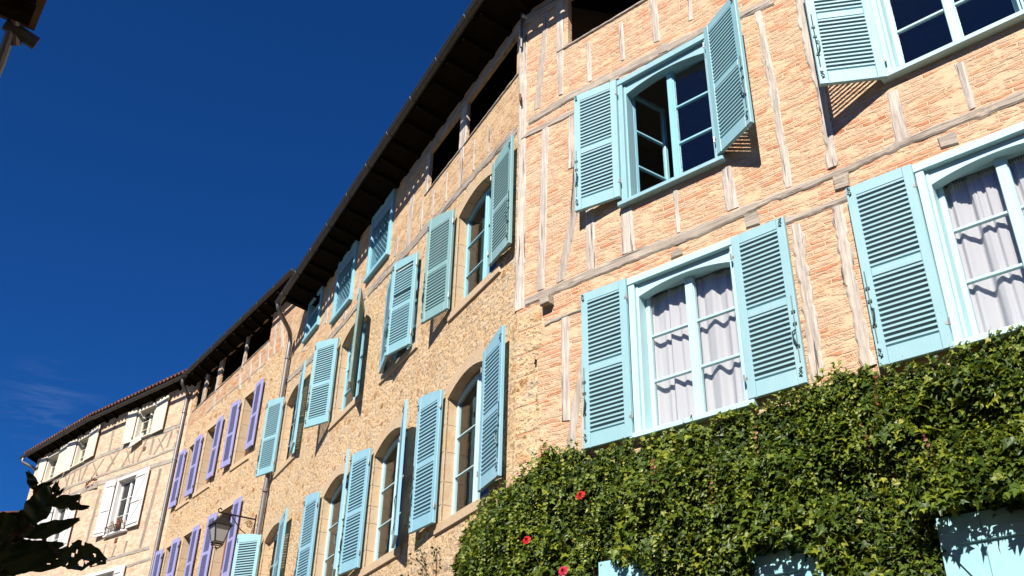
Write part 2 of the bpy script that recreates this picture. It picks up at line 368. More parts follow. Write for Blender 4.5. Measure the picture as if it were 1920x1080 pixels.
M['rose_leaf'] = leaf_mat('rose_leaf', [(0.,(.022,.030,.014)),(1.,(.05,.06,.022))], .1)
M['rose'] = plain('red_rose_petal', (.36,.004,.007), .5, var=.3, scale=30)
M['rose_pink'] = plain('crimson_rose_petal', (.38,.008,.045), .5, var=.3, scale=30)
M['twig'] = plain('brown_twig', (.075,.05,.03), .85, var=.4)
M['lamp_glass'] = plain('frosted_lantern_glass', (.30,.285,.26), .25, spec=.5, var=.06)
M['plank_paint'] = paint('turquoise_board_paint', (.27,.50,.54), .45, .2)

# ------------------------------------------------------------------ measured tables (metres: along the facade, above the street)
A_POSTS = [
  (((-0.077,11.775),(-0.039,9.38),(-0.052,7.147)),((0.075,11.676),(0.099,9.311),(0.106,7.148))),
  (((0.354,9.718),(0.297,7.301)),((0.479,9.687),(0.413,7.294))),
  (((0.792,9.673),(0.767,8.847)),((0.903,9.656),(0.882,8.823))),
  (((0.877,9.046),(0.793,8.174),(0.58,7.296)),((0.983,8.992),(0.92,8.118),(0.706,7.305))),
  (((1.024,8.223),(1.026,7.922),(1.024,7.289)),((1.156,8.164),(1.155,7.866),(1.159,7.292))),
  (((1.508,7.886),(1.516,7.71),(1.513,7.311)),((1.683,7.866),(1.692,7.633),(1.689,7.301))),
  (((2.209,7.861),(2.213,7.293)),((2.276,7.851),(2.273,7.295))),
  (((2.808,7.855),(2.815,7.304)),((2.932,7.836),(2.968,7.301))),
  (((3.413,9.732),(3.436,8.89),(3.472,7.29)),((3.504,9.719),(3.54,8.827),(3.557,7.288))),
  (((3.888,9.585),(3.891,8.947),(3.946,8.192),(3.918,7.305)),((3.997,9.526),(3.998,9.029),(4.029,8.179),(4.025,7.303))),
  (((4.586,7.866),(4.566,7.279)),((4.692,7.858),(4.705,7.286))),
  (((5.202,7.854),(5.232,7.306)),((5.295,7.848),(5.3,7.31))),
  (((0.387,11.737),(0.205,10.077)),((0.492,11.706),(0.324,10.074))),
  (((0.597,11.903),(0.595,10.923),(0.634,10.098)),((0.739,11.846),(0.727,10.841),(0.704,10.085))),
  (((1.094,10.742),(1.096,10.054)),((1.172,10.721),(1.18,10.041))),
  (((1.604,10.739),(1.61,10.092)),((1.686,10.722),(1.682,10.083))),
  (((2.089,10.83),(2.099,10.094)),((2.198,10.791),(2.204,10.07))),
  (((2.605,10.491),(2.589,10.123)),((2.676,10.459),(2.662,10.118))),
  (((0.649,6.853),(0.658,5.581)),((0.771,6.831),(0.772,5.563))),
  (((0.935,6.367),(0.705,5.255)),((1.03,6.401),(0.831,5.237))),
  (((0.915,5.64),(0.899,5.163)),((1.026,5.633),(1.008,5.16))),
  (((3.47,6.852),(3.47,6.101),(3.454,5.198)),((3.572,6.832),(3.587,6.114),(3.581,5.252))),
  (((3.884,6.871),(3.892,6.072),(3.909,5.204)),((3.997,6.861),(4.003,6.03),(4.032,5.216)))]
A_BEAMS = [
  (((0.133,9.99),(0.752,10.031),(1.573,9.991),(2.22,9.957),(2.788,9.915),(3.252,9.841),(3.668,9.787)),((0.135,9.871),(0.786,9.905),(1.568,9.847),(2.21,9.817),(2.775,9.772),(3.24,9.733),(3.653,9.667))),
  (((0.136,9.772),(0.496,9.765),(0.955,9.731),(1.59,9.799),(2.209,9.801),(2.806,9.794)),((-0.0,9.693),(0.496,9.66),(0.953,9.637),(1.586,9.707),(2.204,9.72),(2.798,9.716))),
  (((0.112,7.261),(1.095,7.296),(1.766,7.297),(2.625,7.276),(3.292,7.277),(4.129,7.258),(4.717,7.298),(5.155,7.288),(5.726,7.277)),((0.131,7.154),(1.092,7.172),(1.758,7.158),(2.613,7.144),(3.282,7.198),(4.117,7.183),(4.7,7.209),(5.135,7.191),(5.701,7.173))),
  (((2.94,6.992),(3.311,6.971),(3.663,6.939),(4.122,6.961),(4.641,6.969)),((2.933,6.931),(3.303,6.906),(3.653,6.87),(4.109,6.882),(4.628,6.904))),
  (((0.424,6.842),(0.959,6.853),(1.604,6.851)),((0.424,6.8),(0.958,6.799),(1.601,6.793)))]
B_POSTS = [
  (((-2.019,11.731),(-1.976,10.173)),((-1.855,11.64),(-1.84,10.116))),
  (((-1.041,10.647),(-1.023,10.189)),((-0.953,10.613),(-0.954,10.17))),
  (((-1.527,10.785),(-1.505,10.189)),((-1.452,10.752),(-1.433,10.17))),
  (((-2.501,10.815),(-2.483,10.244)),((-2.415,10.769),(-2.4,10.213))),
  (((-3.037,10.828),(-2.993,10.283)),((-2.924,10.777),(-2.906,10.251))),
  (((-3.502,10.896),(-3.46,10.282)),((-3.383,10.844),(-3.344,10.235))),
  (((-4.001,11.508),(-4.061,10.154)),((-3.82,11.415),(-3.883,10.056))),
  (((-4.489,10.735),(-4.585,10.399)),((-4.357,10.682),(-4.451,10.336))),
  (((-6.42,10.963),(-6.514,10.503)),((-6.259,10.903),(-6.322,10.43))),
  (((-8.525,11.635),(-8.46,10.899)),((-8.282,11.526),(-8.262,10.82))),
  (((-5.579,10.727),(-5.604,10.516)),((-5.432,10.671),(-5.458,10.462))),
  (((-10.243,12.369),(-9.878,10.87)),((-9.965,12.259),(-9.675,10.833))),
  (((-7.108,10.701),(-7.19,10.39)),((-6.974,10.659),(-7.02,10.334)))]
B_BEAMS = [
  (((-0.108,10.045),(-1.205,10.142),(-2.576,10.201),(-3.991,10.262),(-5.815,10.401)),((-0.101,9.877),(-1.192,9.981),(-2.551,10.028),(-3.952,10.063),(-5.756,10.184))),
  (((-5.913,10.361),(-7.176,10.349),(-8.906,10.45),(-11.104,10.708)),((-5.871,10.207),(-7.132,10.213),(-8.825,10.245),(-11.026,10.546)))]
C_POSTS = [
  (((-1.292,12.331),(-1.115,11.756)),((-1.156,12.305),(-0.981,11.734))),
  (((-1.745,12.203),(-1.558,11.624)),((-1.612,12.195),(-1.421,11.602))),
  (((-2.329,12.207),(-2.136,11.679)),((-2.191,12.198),(-1.994,11.656))),
  (((-2.979,12.153),(-2.757,11.583)),((-2.829,12.127),(-2.61,11.56))),
  (((-4.72,12.09),(-4.546,11.646)),((-4.576,12.071),(-4.382,11.621))),
  (((-0.663,12.73),(-0.272,11.753)),((-0.513,12.738),(-0.128,11.765))),
  (((-0.92,12.662),(-0.795,11.775)),((-0.798,12.669),(-0.676,11.785)))]
C_BEAMS = [
  (((-1.169,11.777),(-2.379,11.783),(-3.794,11.798),(-5.121,11.792)),((-1.145,11.711),(-2.351,11.714),(-3.761,11.727),(-5.085,11.718)))]
D_POSTS = [
  (((-2.996,11.793),(-3.281,11.341)),((-2.867,11.763),(-3.151,11.312))),
  (((-2.176,11.952),(-2.41,11.346)),((-2.05,11.922),(-2.285,11.318))),
  (((-1.785,11.891),(-1.803,11.421)),((-1.631,11.855),(-1.65,11.387))),
  (((-3.672,11.949),(-4.199,11.406)),((-3.539,11.918),(-4.064,11.377))),
  (((-4.494,11.93),(-4.985,11.421)),((-4.39,11.907),(-4.88,11.398))),
  (((-1.5,11.856),(-1.038,11.343)),((-1.393,11.83),(-0.935,11.319))),
  (((-4.157,11.94),(-3.815,11.575)),((-4.055,11.917),(-3.715,11.553))),
  (((-3.191,11.872),(-2.855,11.412)),((-3.093,11.849),(-2.759,11.391))),
  (((-1.083,11.903),(-1.575,11.369)),((-0.964,11.873),(-1.454,11.342))),
  (((-0.552,11.87),(-0.207,11.403)),((-0.451,11.845),(-0.108,11.38))),
  (((-0.235,11.696),(-0.6,11.337)),((-0.12,11.668),(-0.484,11.31))),
  (((-0.812,11.901),(-0.919,11.443)),((-0.694,11.872),(-0.801,11.416))),
  (((-2.72,11.796),(-2.664,11.37)),((-2.624,11.774),(-2.569,11.349))),
  (((-4.385,13.151),(-4.302,12.025)),((-4.245,13.116),(-4.165,11.993))),
  (((-0.394,12.965),(-0.354,12.047)),((-0.277,12.933),(-0.238,12.018))),
  (((-4.274,10.887),(-4.378,9.263)),((-4.106,10.853),(-4.214,9.236))),
  (((-1.035,10.836),(-1.238,8.6)),((-0.86,10.798),(-1.069,8.572))),
  (((-1.998,8.944),(-2.033,8.566)),((-1.88,8.925),(-1.916,8.548))),
  (((-2.571,8.92),(-2.654,8.59)),((-2.451,8.9),(-2.534,8.571))),
  (((-3.153,9.046),(-3.163,8.744)),((-3.06,9.03),(-3.071,8.73))),
  (((-1.214,9.839),(-1.168,9.232)),((-1.212,9.839),(-1.165,9.231)))]
D_BEAMS = [
  (((-4.967,12.107),(-2.441,12.082),(-0.095,12.063)),((-4.905,11.971),(-2.384,11.934),(-0.042,11.905))),
  (((-4.645,11.4),(-2.546,11.327),(-0.248,11.35)),((-4.603,11.306),(-2.51,11.238),(-0.213,11.247))),
  (((-4.586,11.201),(-3.133,11.127),(-1.6,11.07),(-0.211,11.012)),((-4.502,11.016),(-3.058,10.948),(-1.541,10.914),(-0.158,10.861))),
  (((-2.859,8.607),(-1.722,8.605),(-0.693,8.612)),((-2.81,8.495),(-1.678,8.496),(-0.641,8.475))),
  (((-1.977,8.237),(-0.49,8.281)),((-1.932,8.13),(-0.451,8.176)))]
E_POSTS = [
  (((-0.601,12.05),(-0.822,11.422)),((-0.449,12.013),(-0.67,11.388))),
  (((-1.14,12.146),(-0.986,11.459)),((-1.007,12.114),(-0.855,11.43))),
  (((-1.482,11.925),(-1.554,11.239)),((-1.347,11.894),(-1.421,11.209))),
  (((-0.353,12.095),(0.301,11.42)),((-0.224,12.063),(0.425,11.391))),
  (((-1.878,11.929),(-2.007,11.338)),((-1.74,11.897),(-1.87,11.308))),
  (((-2.211,11.953),(-1.762,11.46)),((-2.072,11.921),(-1.626,11.429))),
  (((-2.689,11.937),(-2.783,11.419)),((-2.546,11.904),(-2.641,11.388)))]
E_BEAMS = [
  (((0.031,12.035),(-1.575,12.054),(-4.427,12.111)),((0.084,11.935),(-1.504,11.931),(-4.343,11.98))),
  (((0.394,11.348),(-1.184,11.504),(-4.471,11.508)),((0.444,11.252),(-1.116,11.385),(-4.373,11.359))),
  (((0.505,11.137),(-0.625,11.189),(-2.196,11.221)),((0.604,10.948),(-0.517,10.995),(-2.076,11.02)))]
A_JOISTS = [[(3.002,7.176),(3.15,7.174),(3.155,7.013),(3.008,7.014)],[(3.95,7.202),(4.097,7.193),(4.091,7.024),(3.955,7.026)],[(4.923,7.154),(5.082,7.16),(5.083,7.011),(4.927,7.033)],[(1.459,9.963),(1.588,9.947),(1.582,9.812),(1.454,9.827)],[(2.162,10.01),(2.297,9.985),(2.301,9.829),(2.167,9.852)],[(2.132,7.081),(2.27,7.09),(2.276,7.009),(2.139,7.006)]]
IVY_TOP = [(-1.293,4.176),(-0.769,4.257),(-0.737,4.577),(-0.527,4.79),(-0.335,4.881),(0.078,5.059),(0.394,5.123),(0.501,5.315),(0.588,5.206),(0.799,5.226),(1.104,5.097),(1.711,5.04),(2.31,5.088),(2.861,5.063),(3.377,5.074),(3.694,5.232),(4.05,5.124),(4.305,5.057),(4.69,5.079),(4.935,5.093),(5.361,5.111)]
FG_LEAVES = [((-1.113,2.235,2.326),(-1.119,2.188,2.353),0.02),((-1.094,2.214,2.238),(-1.058,2.173,2.315),0.059),((-1.038,2.173,2.271),(-0.971,2.164,2.289),0.03),((-1.074,2.314,2.318),(-1.011,2.311,2.308),0.02),((-1.06,2.13,2.186),(-0.948,2.136,2.227),0.033),((-1.103,2.165,2.188),(-1.051,2.159,2.18),0.02),((-1.135,2.254,2.226),(-1.121,2.213,2.27),0.023),((-1.229,2.312,2.258),(-1.166,2.306,2.272),0.056),((-1.061,2.034,2.11),(-0.925,2.065,2.11),0.043),((-1.109,2.169,2.16),(-0.992,2.185,2.184),0.037),((-1.1,2.23,2.166),(-1.001,2.238,2.183),0.034),((-0.969,2.127,2.147),(-0.869,2.138,2.14),0.066),((-1.072,2.089,2.098),(-1.007,2.086,2.102),0.02),((-1.082,2.273,2.328),(-1.069,2.238,2.347),0.016),((-1.064,2.24,2.313),(-1.037,2.215,2.323),0.008),((-1.108,2.236,2.329),(-1.069,2.217,2.338),0.015),((-1.18,2.236,2.209),(-1.124,2.233,2.198),0.038),((-1.127,2.16,2.162),(-1.071,2.154,2.159),0.04),((-1.254,2.357,2.259),(-1.194,2.355,2.254),0.04),((-1.121,2.251,2.26),(-1.104,2.221,2.273),0.022),((-1.122,2.25,2.337),(-1.07,2.254,2.296),0.048),((-1.104,2.125,2.118),(-1.037,2.125,2.117),0.048)]
FG_STEM = [(-1.171,2.256,2.147),(-1.15,2.257,2.186),(-1.134,2.256,2.22),(-1.108,2.258,2.258),(-1.092,2.251,2.309),(-1.113,2.233,2.331)]
IVY_B = [(-2.192,4.439),(-1.198,4.402),(-1.139,4.731),(-0.767,4.898),(-0.438,4.941),(0.24,5.01),(0.729,4.99)]
# ------------------------------------------------------------------ builders
def jit(a): return rnd.uniform(-a, a)
def lerp_poly(P, n):
    """resample a polyline at n+1 even steps"""
    d = [0]
    for a, b in zip(P, P[1:]): d.append(d[-1]+math.hypot(b[0]-a[0], b[1]-a[1]))
    out = []
    for i in range(n+1):
        t = d[-1]*i/n; j = 0
        while j < len(P)-2 and d[j+1] < t: j += 1
        f = (t-d[j])/max(1e-6, d[j+1]-d[j]); out.append((P[j][0]+(P[j+1][0]-P[j][0])*f, P[j][1]+(P[j+1][1]-P[j][1])*f))
    return out, d[-1]
def timber(name, pair, m, parent, proud=.016, wob=.007, y=0.):
    """a hewn timber between its two long edges, its arrises uneven"""
    _, ln = lerp_poly(pair[0], 1); n = max(3, int(ln/.05))
    A, _ = lerp_poly(pair[0], n); B, _ = lerp_poly(pair[1], n)
    ph = rnd.uniform(0, 50); b = MB(); vs = []
    for i in range(n+1):
        (ax,az),(bx,bz) = A[i],B[i]
        dx, dz = bx-ax, bz-az; l = math.hypot(dx,dz) or 1; dx/=l; dz/=l
        ja = noise.noise((i*.36, ph, 0))*wob*1.6+noise.noise((i*1.1, ph+3, 0))*wob*1.0+jit(wob*.35); jb = noise.noise((i*.36, ph+9, 0))*wob*1.6+noise.noise((i*1.1, ph+13, 0))*wob*1.0+jit(wob*.35)
        fy = y-proud*.6+noise.noise((i*.3, ph+20, 0))*.006
        ax+=dx*ja; az+=dz*ja; bx+=dx*jb; bz+=dz*jb; c = min(.018, l*.25)
        vs += [(ax,y+.02,az),(ax,min(fy+.010,y+.004),az),(ax+dx*c,fy,az+dz*c),(bx-dx*c,fy-.001,bz-dz*c),(bx,min(fy+.010,y+.004),bz),(bx,y+.02,bz)]
    fs = []
    for i in range(n):
        for k in range(5): fs.append((i*6+k, i*6+k+1, i*6+k+7, i*6+k+6))
    fs += [(0,1,2,3,4,5), tuple(n*6+k for k in (5,4,3,2,1,0))]
    b.add(vs, fs); return b.build(name, m, parent)
def joist_end(quad, parent, proud=.03):
    b = MB(); cx = sum(p[0] for p in quad)/4; cz = sum(p[1] for p in quad)/4
    q = [(x+jit(.008), z+jit(.008)) for x, z in quad]; f = [(cx+(x-cx)*.88, cz+(z-cz)*.88) for x, z in q]
    vs = [(x,.02,z) for x,z in q]+[(x,-proud+.012,z) for x,z in q]+[(x,-proud+jit(.003),z) for x,z in f]
    fs = [(8,9,10,11)]+[(i,(i+1)%4,4+(i+1)%4,4+i) for i in range(4)]+[(4+i,4+(i+1)%4,8+(i+1)%4,8+i) for i in range(4)]
    b.add(vs, fs); return b.build('joist_end', M['oak_h'], parent)

def arch_pts(u0, u1, zs, rise, n=10):
    """segmental arch from (u0,zs) up and over to (u1,zs)"""
    if rise < 1e-4: return [(u0,zs),(u1,zs)]
    return [(u0+(u1-u0)*i/n, zs+rise*(1-(2*i/n-1)**2)) for i in range(n+1)]
def opening(u0, u1, z0, zs, rise): return [(u0,z0),(u1,z0)]+arch_pts(u0,u1,zs,rise)[::-1]

def shutter(parent, u, z, h, w, side, ang, paint_='teal', style='louvre', rise=0., off=.055, pitch=.049, hooks=True, slat=None, tilt=0., broken=False):
    """a leaf hung at (u,z); side +1 opens to the right, -1 to the left; ang = degrees it stands off the wall"""
    s = side; b = MB(); T = .040 if pitch > .04 else .034
    X = lambda a, c: (min(s*a, s*c), max(s*a, s*c))
    st = .085 if style == 'louvre' else .0
    def bx(a, c, z0, z1, y0=-T, y1=0.):
        x0, x1 = X(a, c); b.cbox(x0, x1, y0, y1, z0, z1)
    if style == 'louvre':
        top, bot, mid = .105, .155, .085; zm = h*.485
        topz = lambda t: h+rise*(1-(1-t/w)**2)
        bx(0, st, 0, topz(st*.5)); bx(w-st, w, 0, topz(w))
        bx(st, w-st, 0, bot, -T+.003); bx(st, w-st, zm-mid/2, zm+mid/2, -T+.003)
        P = [(s*(st+(w-2*st)*i/6), topz(st+(w-2*st)*i/6)) for i in range(7)]; Q = [(x, h-top) for x, z_ in P]
        b.strip(P, Q, -T+.003, 0.)
        sm = MB() if slat else b
        x0, x1 = X(st-.004, w-st+.004)
        for za, zb in ((bot, zm-mid/2), (zm+mid/2, h-top)):
            n = max(3, int(round((zb-za)/pitch))); p = (zb-za)/n
            for i in range(n):
                c = za+(i+.5)*p; t = p*.41; dz = .030*p/.049
                if broken and zb > zm+.2 and i in (n-1, n-2, 3) : 
                    if i != n-2: continue
                yf, yb = -T+.002, -.004; j = jit(.0015); j2 = j+(jit(.03) if broken and i > n-4 and zb > zm+.2 else 0)
                sm.add([(x0,yf,c+dz*.5+j),(x1,yf,c+dz*.5+j2),(x1,yf,c+dz*.5-t+j2),(x0,yf,c+dz*.5-t+j),(x0,yb,c-dz*.5+t*.35+j),(x1,yb,c-dz*.5+t*.35+j2),(x1,yb,c-dz*.5-t*.65+j2),(x0,yb,c-dz*.5-t*.65+j)],
                       [(0,1,2,3),(5,4,7,6),(0,4,5,1),(3,2,6,7),(1,5,6,2),(0,3,7,4)])
    else:
        n = max(2, int(round(w/(.28 if style == 'zbrace' else .15))))
        for i in range(n):
            a, c = w*i/n+(.0015 if i else 0), w*(i+1)/n-(.0015 if i < n-1 else 0)
            x0, x1 = X(a, c); b.cbox(x0, x1, -.026, 0., jit(.002), h+jit(.002)+rise*(1-(1-(i+.5)/n)**2), .004)
        if style == 'zbrace':
            led = [h*.05, h*.43, h*.88] if h > 1.3 else [h*.08, h*.85]
            for zl in led: bx(.012, w-.012, zl, zl+.09, -.05, -.026)
            for a, c in zip(led, led[1:]):
                A = [(s*(w-.06), a+.09),(s*.06, c)]; B_ = [(s*(w-.02), a+.09+.06),(s*.10, c)] 
                A, B_ = [(s*.03, a+.09),(s*(w-.11), c)], [(s*.11, a+.09),(s*(w-.03), c)]
                b.strip(A, B_, -.044, -.026)
    o = b.build('shutter', M[paint_], parent)
    o.location = (u, -off, z); o.rotation_euler = (R(jit(.25)), R(tilt+jit(.25)), R(-s*ang))
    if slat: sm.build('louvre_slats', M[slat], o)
    if hooks:
        L = lambda t, y, zz: (s*t, y, zz)
        for zz in (h-.10, .07):
            hm = MB(); hm.tube([L(w-.03,-T-.004,zz), L(w-.052,-T-.016,zz+.022), L(w-.02,-T-.018,zz+.045), L(w-.045,-T-.014,zz+.07), L(w-.02,-T-.006,zz+.085)], .006, 5); hm.build('hook', M['hook'], o)
        hm = MB()
        hm.tube([L(w-.03,-T-.008,h*.12), L(w-.03,-T-.008,h*.5)], .0055, 5)
        hm.tube([L(w-.03,-T-.01,h*.30), L(w-.055,-T-.03,h*.285), L(w-.05,-T-.034,h*.25), L(w-.03,-T-.02,h*.21)], .008, 5)
        for zz in (h*.2, h*.4, h*.33): hm.box(*X(w-.048, w-.012), -T-.012, -T+.002, zz, zz+.022)
        hm.build('latch', M['hook'], o)
    for zz in (h*.11, h*.86):
        pm = MB()
        pm.box(*X(-.018, .020), -T-.003, -T+.004, zz, zz+.026); pm.tube([(s*-.012,-T-.004,zz-.012),(s*-.012,-T-.004,zz+.055)], .009, 6); pm.build('hinge', M['steel'], o)
    return o

def casement(parent, u0, u1, z0, zs, rise, y, m, glass='glass', rows=3, fw=.055, mid=True, name='window', openleft=None, bar=.022):
    """two glazed leaves in a frame, arched head allowed; panes are the window's own part"""
    b = MB(); t = .05; cx = (u0+u1)/2
    ap = arch_pts(u0, u1, zs, rise); ip = arch_pts(u0+fw, u1-fw, zs-fw*.6 if rise else zs-fw, rise*.95)
    b.cbox(u0, u0+fw, y, y+t, z0, zs-(0 if not rise else .0)); b.cbox(u1-fw, u1, y, y+t, z0, zs)
    if rise:
        a2 = [(u0+(u1-u0)*i/10, zp) for i, (x_, zp) in enumerate(ap)]; i2 = [(x_, max(z0, zp-fw*1.1)) for x_, zp in a2]
        b.strip(a2, i2, y+.002, y+t)
    else: b.cbox(u0+fw, u1-fw, y+.002, y+t, zs-fw, zs)
    b.cbox(u0+fw, u1-fw, y+.002, y+t, z0, z0+fw*1.15)
    zt = lambda x: zs+rise*(1-(2*(x-u0)/(u1-u0)-1)**2)-fw*.6
    if mid:
        b.cbox(cx-.05, cx+.05, y-.004, y+t, z0+.01, zt(cx)); b.cbox(cx-.018, cx+.018, y-.016, y, z0+.02, zt(cx)-.01)
    zb, zh = z0+fw*1.15, (zs if rise else zs-fw)
    for i in range(1, rows):
        zz = zb+(zh-zb)*i/rows
        for a, c in ((u0+fw, cx-.05), (cx+.05, u1-fw)) if mid else ((u0+fw, u1-fw),):
            b.cbox(a, c, y+.006, y+t-.006, zz-bar/2, zz+bar/2, .004)
    o = b.build(name, M[m], parent)
    g = MB(); pts = [(u0+fw*.5, z0+.02),(u1-fw*.5, z0+.02)]+[(x, zz-.02) for x, zz in arch_pts(u0+fw*.5, u1-fw*.5, zs, rise)[::-1]]
    tris = tessellate_polygon([[Vector((x,zz,0)) for x,zz in pts]])
    g.add([(x,y+t*.5,zz) for x,zz in pts], [tuple(q) for q in tris]); g.build('glass', M[glass], o)
    return o

def curtain(hparent, u0, u1, z0, z1, y, label, seed, amp=.022, group=None):
    r = random.Random(seed); n = 90; b = MB(); vs = []; ph = [r.uniform(0, 6.3) for _ in range(6)]; fr = [r.uniform(1.6,2.3), r.uniform(3.6,4.8), r.uniform(7,9)]
    rows = 10
    for j in range(rows+1):
        t = j/rows; z = z1+(z0-z1)*t
        for i in range(n+1):
            x = i/n; xx = x+.012*math.sin(2.2*t+ph[3])*math.sin(6.28*x)+.09*noise.noise((x*2.3,seed*3.1,t*.35))
            f = (1-2*abs(math.sin(3.14*fr[0]*1.3*xx+ph[0]))**1.6)*(.5+.7*t)+.6*math.sin(6.28*fr[1]*xx+ph[1]-.4*t)+.30*math.sin(6.28*fr[2]*xx+ph[2])*(1-.6*t)
            g = .5*math.sin(6.28*24*x+ph[4])*max(0, 1-t*6)
            vs.append((u0+(u1-u0)*x, y+amp*(f+g), z-(.010*abs(math.sin(6.28*12*x+ph[5])) if j == 0 else 0)))
    fs = [(j*(n+1)+i, j*(n+1)+i+1, (j+1)*(n+1)+i+1, (j+1)*(n+1)+i) for j in range(rows) for i in range(n)]
    b.add(vs, fs); o = b.build('curtain', M['curtain'], None, smooth=True, fix=False)
    o.matrix_world = hparent.matrix_world if False else Matrix.Translation(hparent.location) @ Matrix.Rotation(hparent.rotation_euler.z, 4, 'Z')
    return tag(o, label, 'curtain', 'white curtains behind the windows')

def box_window(house, u0, u1, z0, z1, m='teal_bright', shut=(None, None), open_left=False, sash=True):
    """timber box frame standing proud of the wall, arched inner head, two glazed leaves"""
    fw, pr = .075, .045; b = MB()
    b.cbox(u0, u0+fw, -pr, .14, z0+.06, z1-.085); b.cbox(u1-fw, u1, -pr, .14, z0+.06, z1-.085)
    b.cbox(u0-.015, u1+.015, -pr-.012, .14, z1-.085, z1)
    a, c = u0+fw, u1-fw; b.cbox(a, a+.03, -.01, .14, z0+.06, z1-.085); b.cbox(c-.03, c, -.01, .14, z0+.06, z1-.085)
    # spandrel board cut to a flat arch
    zt = z1-.085; P = [(a+(c-a)*i/14, zt-.004) for i in range(15)]
    Q = [(x, zt-.070-.085*(2*i/14-1)**2) for i, (x, _) in enumerate(P)]
    b.strip(P, Q, .0, .115)
    w = b.build('window', M[m], house)
    sb = MB(); sb.cbox(u0-.03, u1+.03, -pr-.045, .14, z0, z0+.055); sb.build('sill', M[m], w)
    y = .115; zz0 = z0+.057; zz1 = zt-.02; cx = (a+c)/2; sz = .045
    def leaf(x0, x1, par, yy=y, z1_=None):
        zt_ = z1_ or zz1; l = MB(); t = .045
        l.cbox(x0, x0+.05, yy, yy+t, zz0, zt_); l.cbox(x1-.05, x1, yy, yy+t, zz0, zt_); l.cbox(x0+.05, x1-.05, yy+.002, yy+t, zz0, zz0+.075); l.cbox(x0+.05, x1-.05, yy+.002, yy+t, zt_-.06, zt_)
        for i in (1, 2):
            zm = zz0+.075+(zt_-.135-zz0)*i/3-.0; l.cbox(x0+.05, x1-.05, yy+.005, yy+t-.005, zm-.015, zm+.015, .005)
        o = l.build('sash', M['teal_sky' if open_left else m], par)
        g = MB(); g.add([(x0+.03,yy+.022,zz0+.03),(x1-.03,yy+.022,zz0+.03),(x1-.03,yy+.022,zt_-.03),(x0+.03,yy+.022,zt_-.03)], [(0,1,2,3)]); g.build('glass', M['glass'], o)
        return o
    aa, cc = a+.03, c-.03
    if open_left:
        o = leaf(0, (cx-aa), w, 0.); o.location = (aa, y+.01, 0); o.rotation_euler = (0,0,R(76))
        leaf(cx, cc, w)
        mbx = MB(); mbx.cbox(cx-.035, cx+.035, y-.018, y, zz0+.01, zz1-.01); mbx.build('meeting_stile', M['teal_sky'], w)
    else:
        leaf(aa, cx, w); leaf(cx, cc, w)
        mbx = MB(); mbx.cbox(cx-.045, cx+.045, y-.02, y, zz0+.01, zz1-.03); mbx.build('meeting_stile', M[m], w)
    return w

def surround(house, u0, u1, z0, zs, rise, depth=.22, jw=.17, name='stone_surround'):
    """dressed-stone jambs, arch stones and sill, each block its own face, 4 mm proud"""
    b = MB(); P = .004; g = .003
    z = z0
    k = 0
    while z < zs-.05:
        hh = min(rnd.uniform(.22,.42), zs-z)
        if zs-z-hh < .12: hh = zs-z
        for (e, sgn) in ((u0,-1),(u1,1)):
            ww = jw*(1.0 if (k+(sgn>0))%2 else 1.45)
            b.cbox(e, e+sgn*ww, -P, depth, z+g, z+hh-g, .006)
        z += hh; k += 1
    n = 5; A = arch_pts(u0-.0, u1+.0, zs, rise, 20); 
    O = arch_pts(u0-.10, u1+.10, zs+(.17 if rise else .20), rise, 20)
    if rise:
        for i in range(n):
            a0, a1 = i*4, i*4+4
            sh = .012
            b.strip([(x+(sh/4 if j == 0 else -sh/4 if j == 4 else 0), z_) for j, (x, z_) in enumerate(A[a0:a1+1])], [(x+(sh/4 if j == 0 else -sh/4 if j == 4 else 0), z_) for j, (x, z_) in enumerate(O[a0:a1+1])], -P-.002, depth)
    else: b.cbox(u0-.16, u1+.16, -P-.002, depth, zs, zs+.2, .006)
    b.cbox(u0-.14, u1+.14, -.03, depth, z0-.13, z0, .01)
    return b.build(name, M['ashlar'], house)

def gutter(parent, pts, r=.065, name='gutter', m='gutter'):
    """half-round zinc gutter with a rolled front lip and seams, along world-of-house points"""
    b = MB(); n = 9; pts = [Vector(p) for p in pts]; rings = []
    for i, p in enumerate(pts):
        d = (pts[min(i+1,len(pts)-1)]-pts[max(i-1,0)]); d.z = 0; d.normalize(); o = Vector((d.y, -d.x, 0))
        rings.append([p+o*math.cos(math.pi*k/(n-1))*r+Vector((0,0,-math.sin(math.pi*k/(n-1))*r)) for k in range(n)]+[p+o*math.cos(math.pi*k/(n-1))*(r-.006)+Vector((0,0,-math.sin(math.pi*k/(n-1))*(r-.006)+.001)) for k in range(n-1,-1,-1)])
    m_ = 2*n; fs = []
    for i in range(len(pts)-1):
        for k in range(m_): fs.append((i*m_+k, i*m_+(k+1)%m_, (i+1)*m_+(k+1)%m_, (i+1)*m_+k))
    fs += [tuple(range(m_-1,-1,-1)), tuple((len(pts)-1)*m_+k for k in range(m_))]
    b.add([q for g in rings for q in g], fs)
    for i in (0, len(pts)-1): b.add([q for q in rings[i][:n]], [tuple(range(n))])
    lip = []
    for i, p in enumerate(pts): lip.append(rings[i][0]+Vector((0,0,.004)))
    b.tube(lip, .011, 6)
    for a, c in zip(pts, pts[1:]):
        L = (c-a).length; d = (c-a)/L; o = Vector((d.y,-d.x,0)).normalized(); s = .5
        while s < L:
            p = a+d*s
            arc = [p+o*math.cos(math.pi*k/10)*(r+.006)+Vector((0,0,-math.sin(math.pi*k/10)*(r+.006))) for k in range(11)]
            b.tube(arc, .007, 5); s += 1.0
    return b.build(name, M[m], parent)

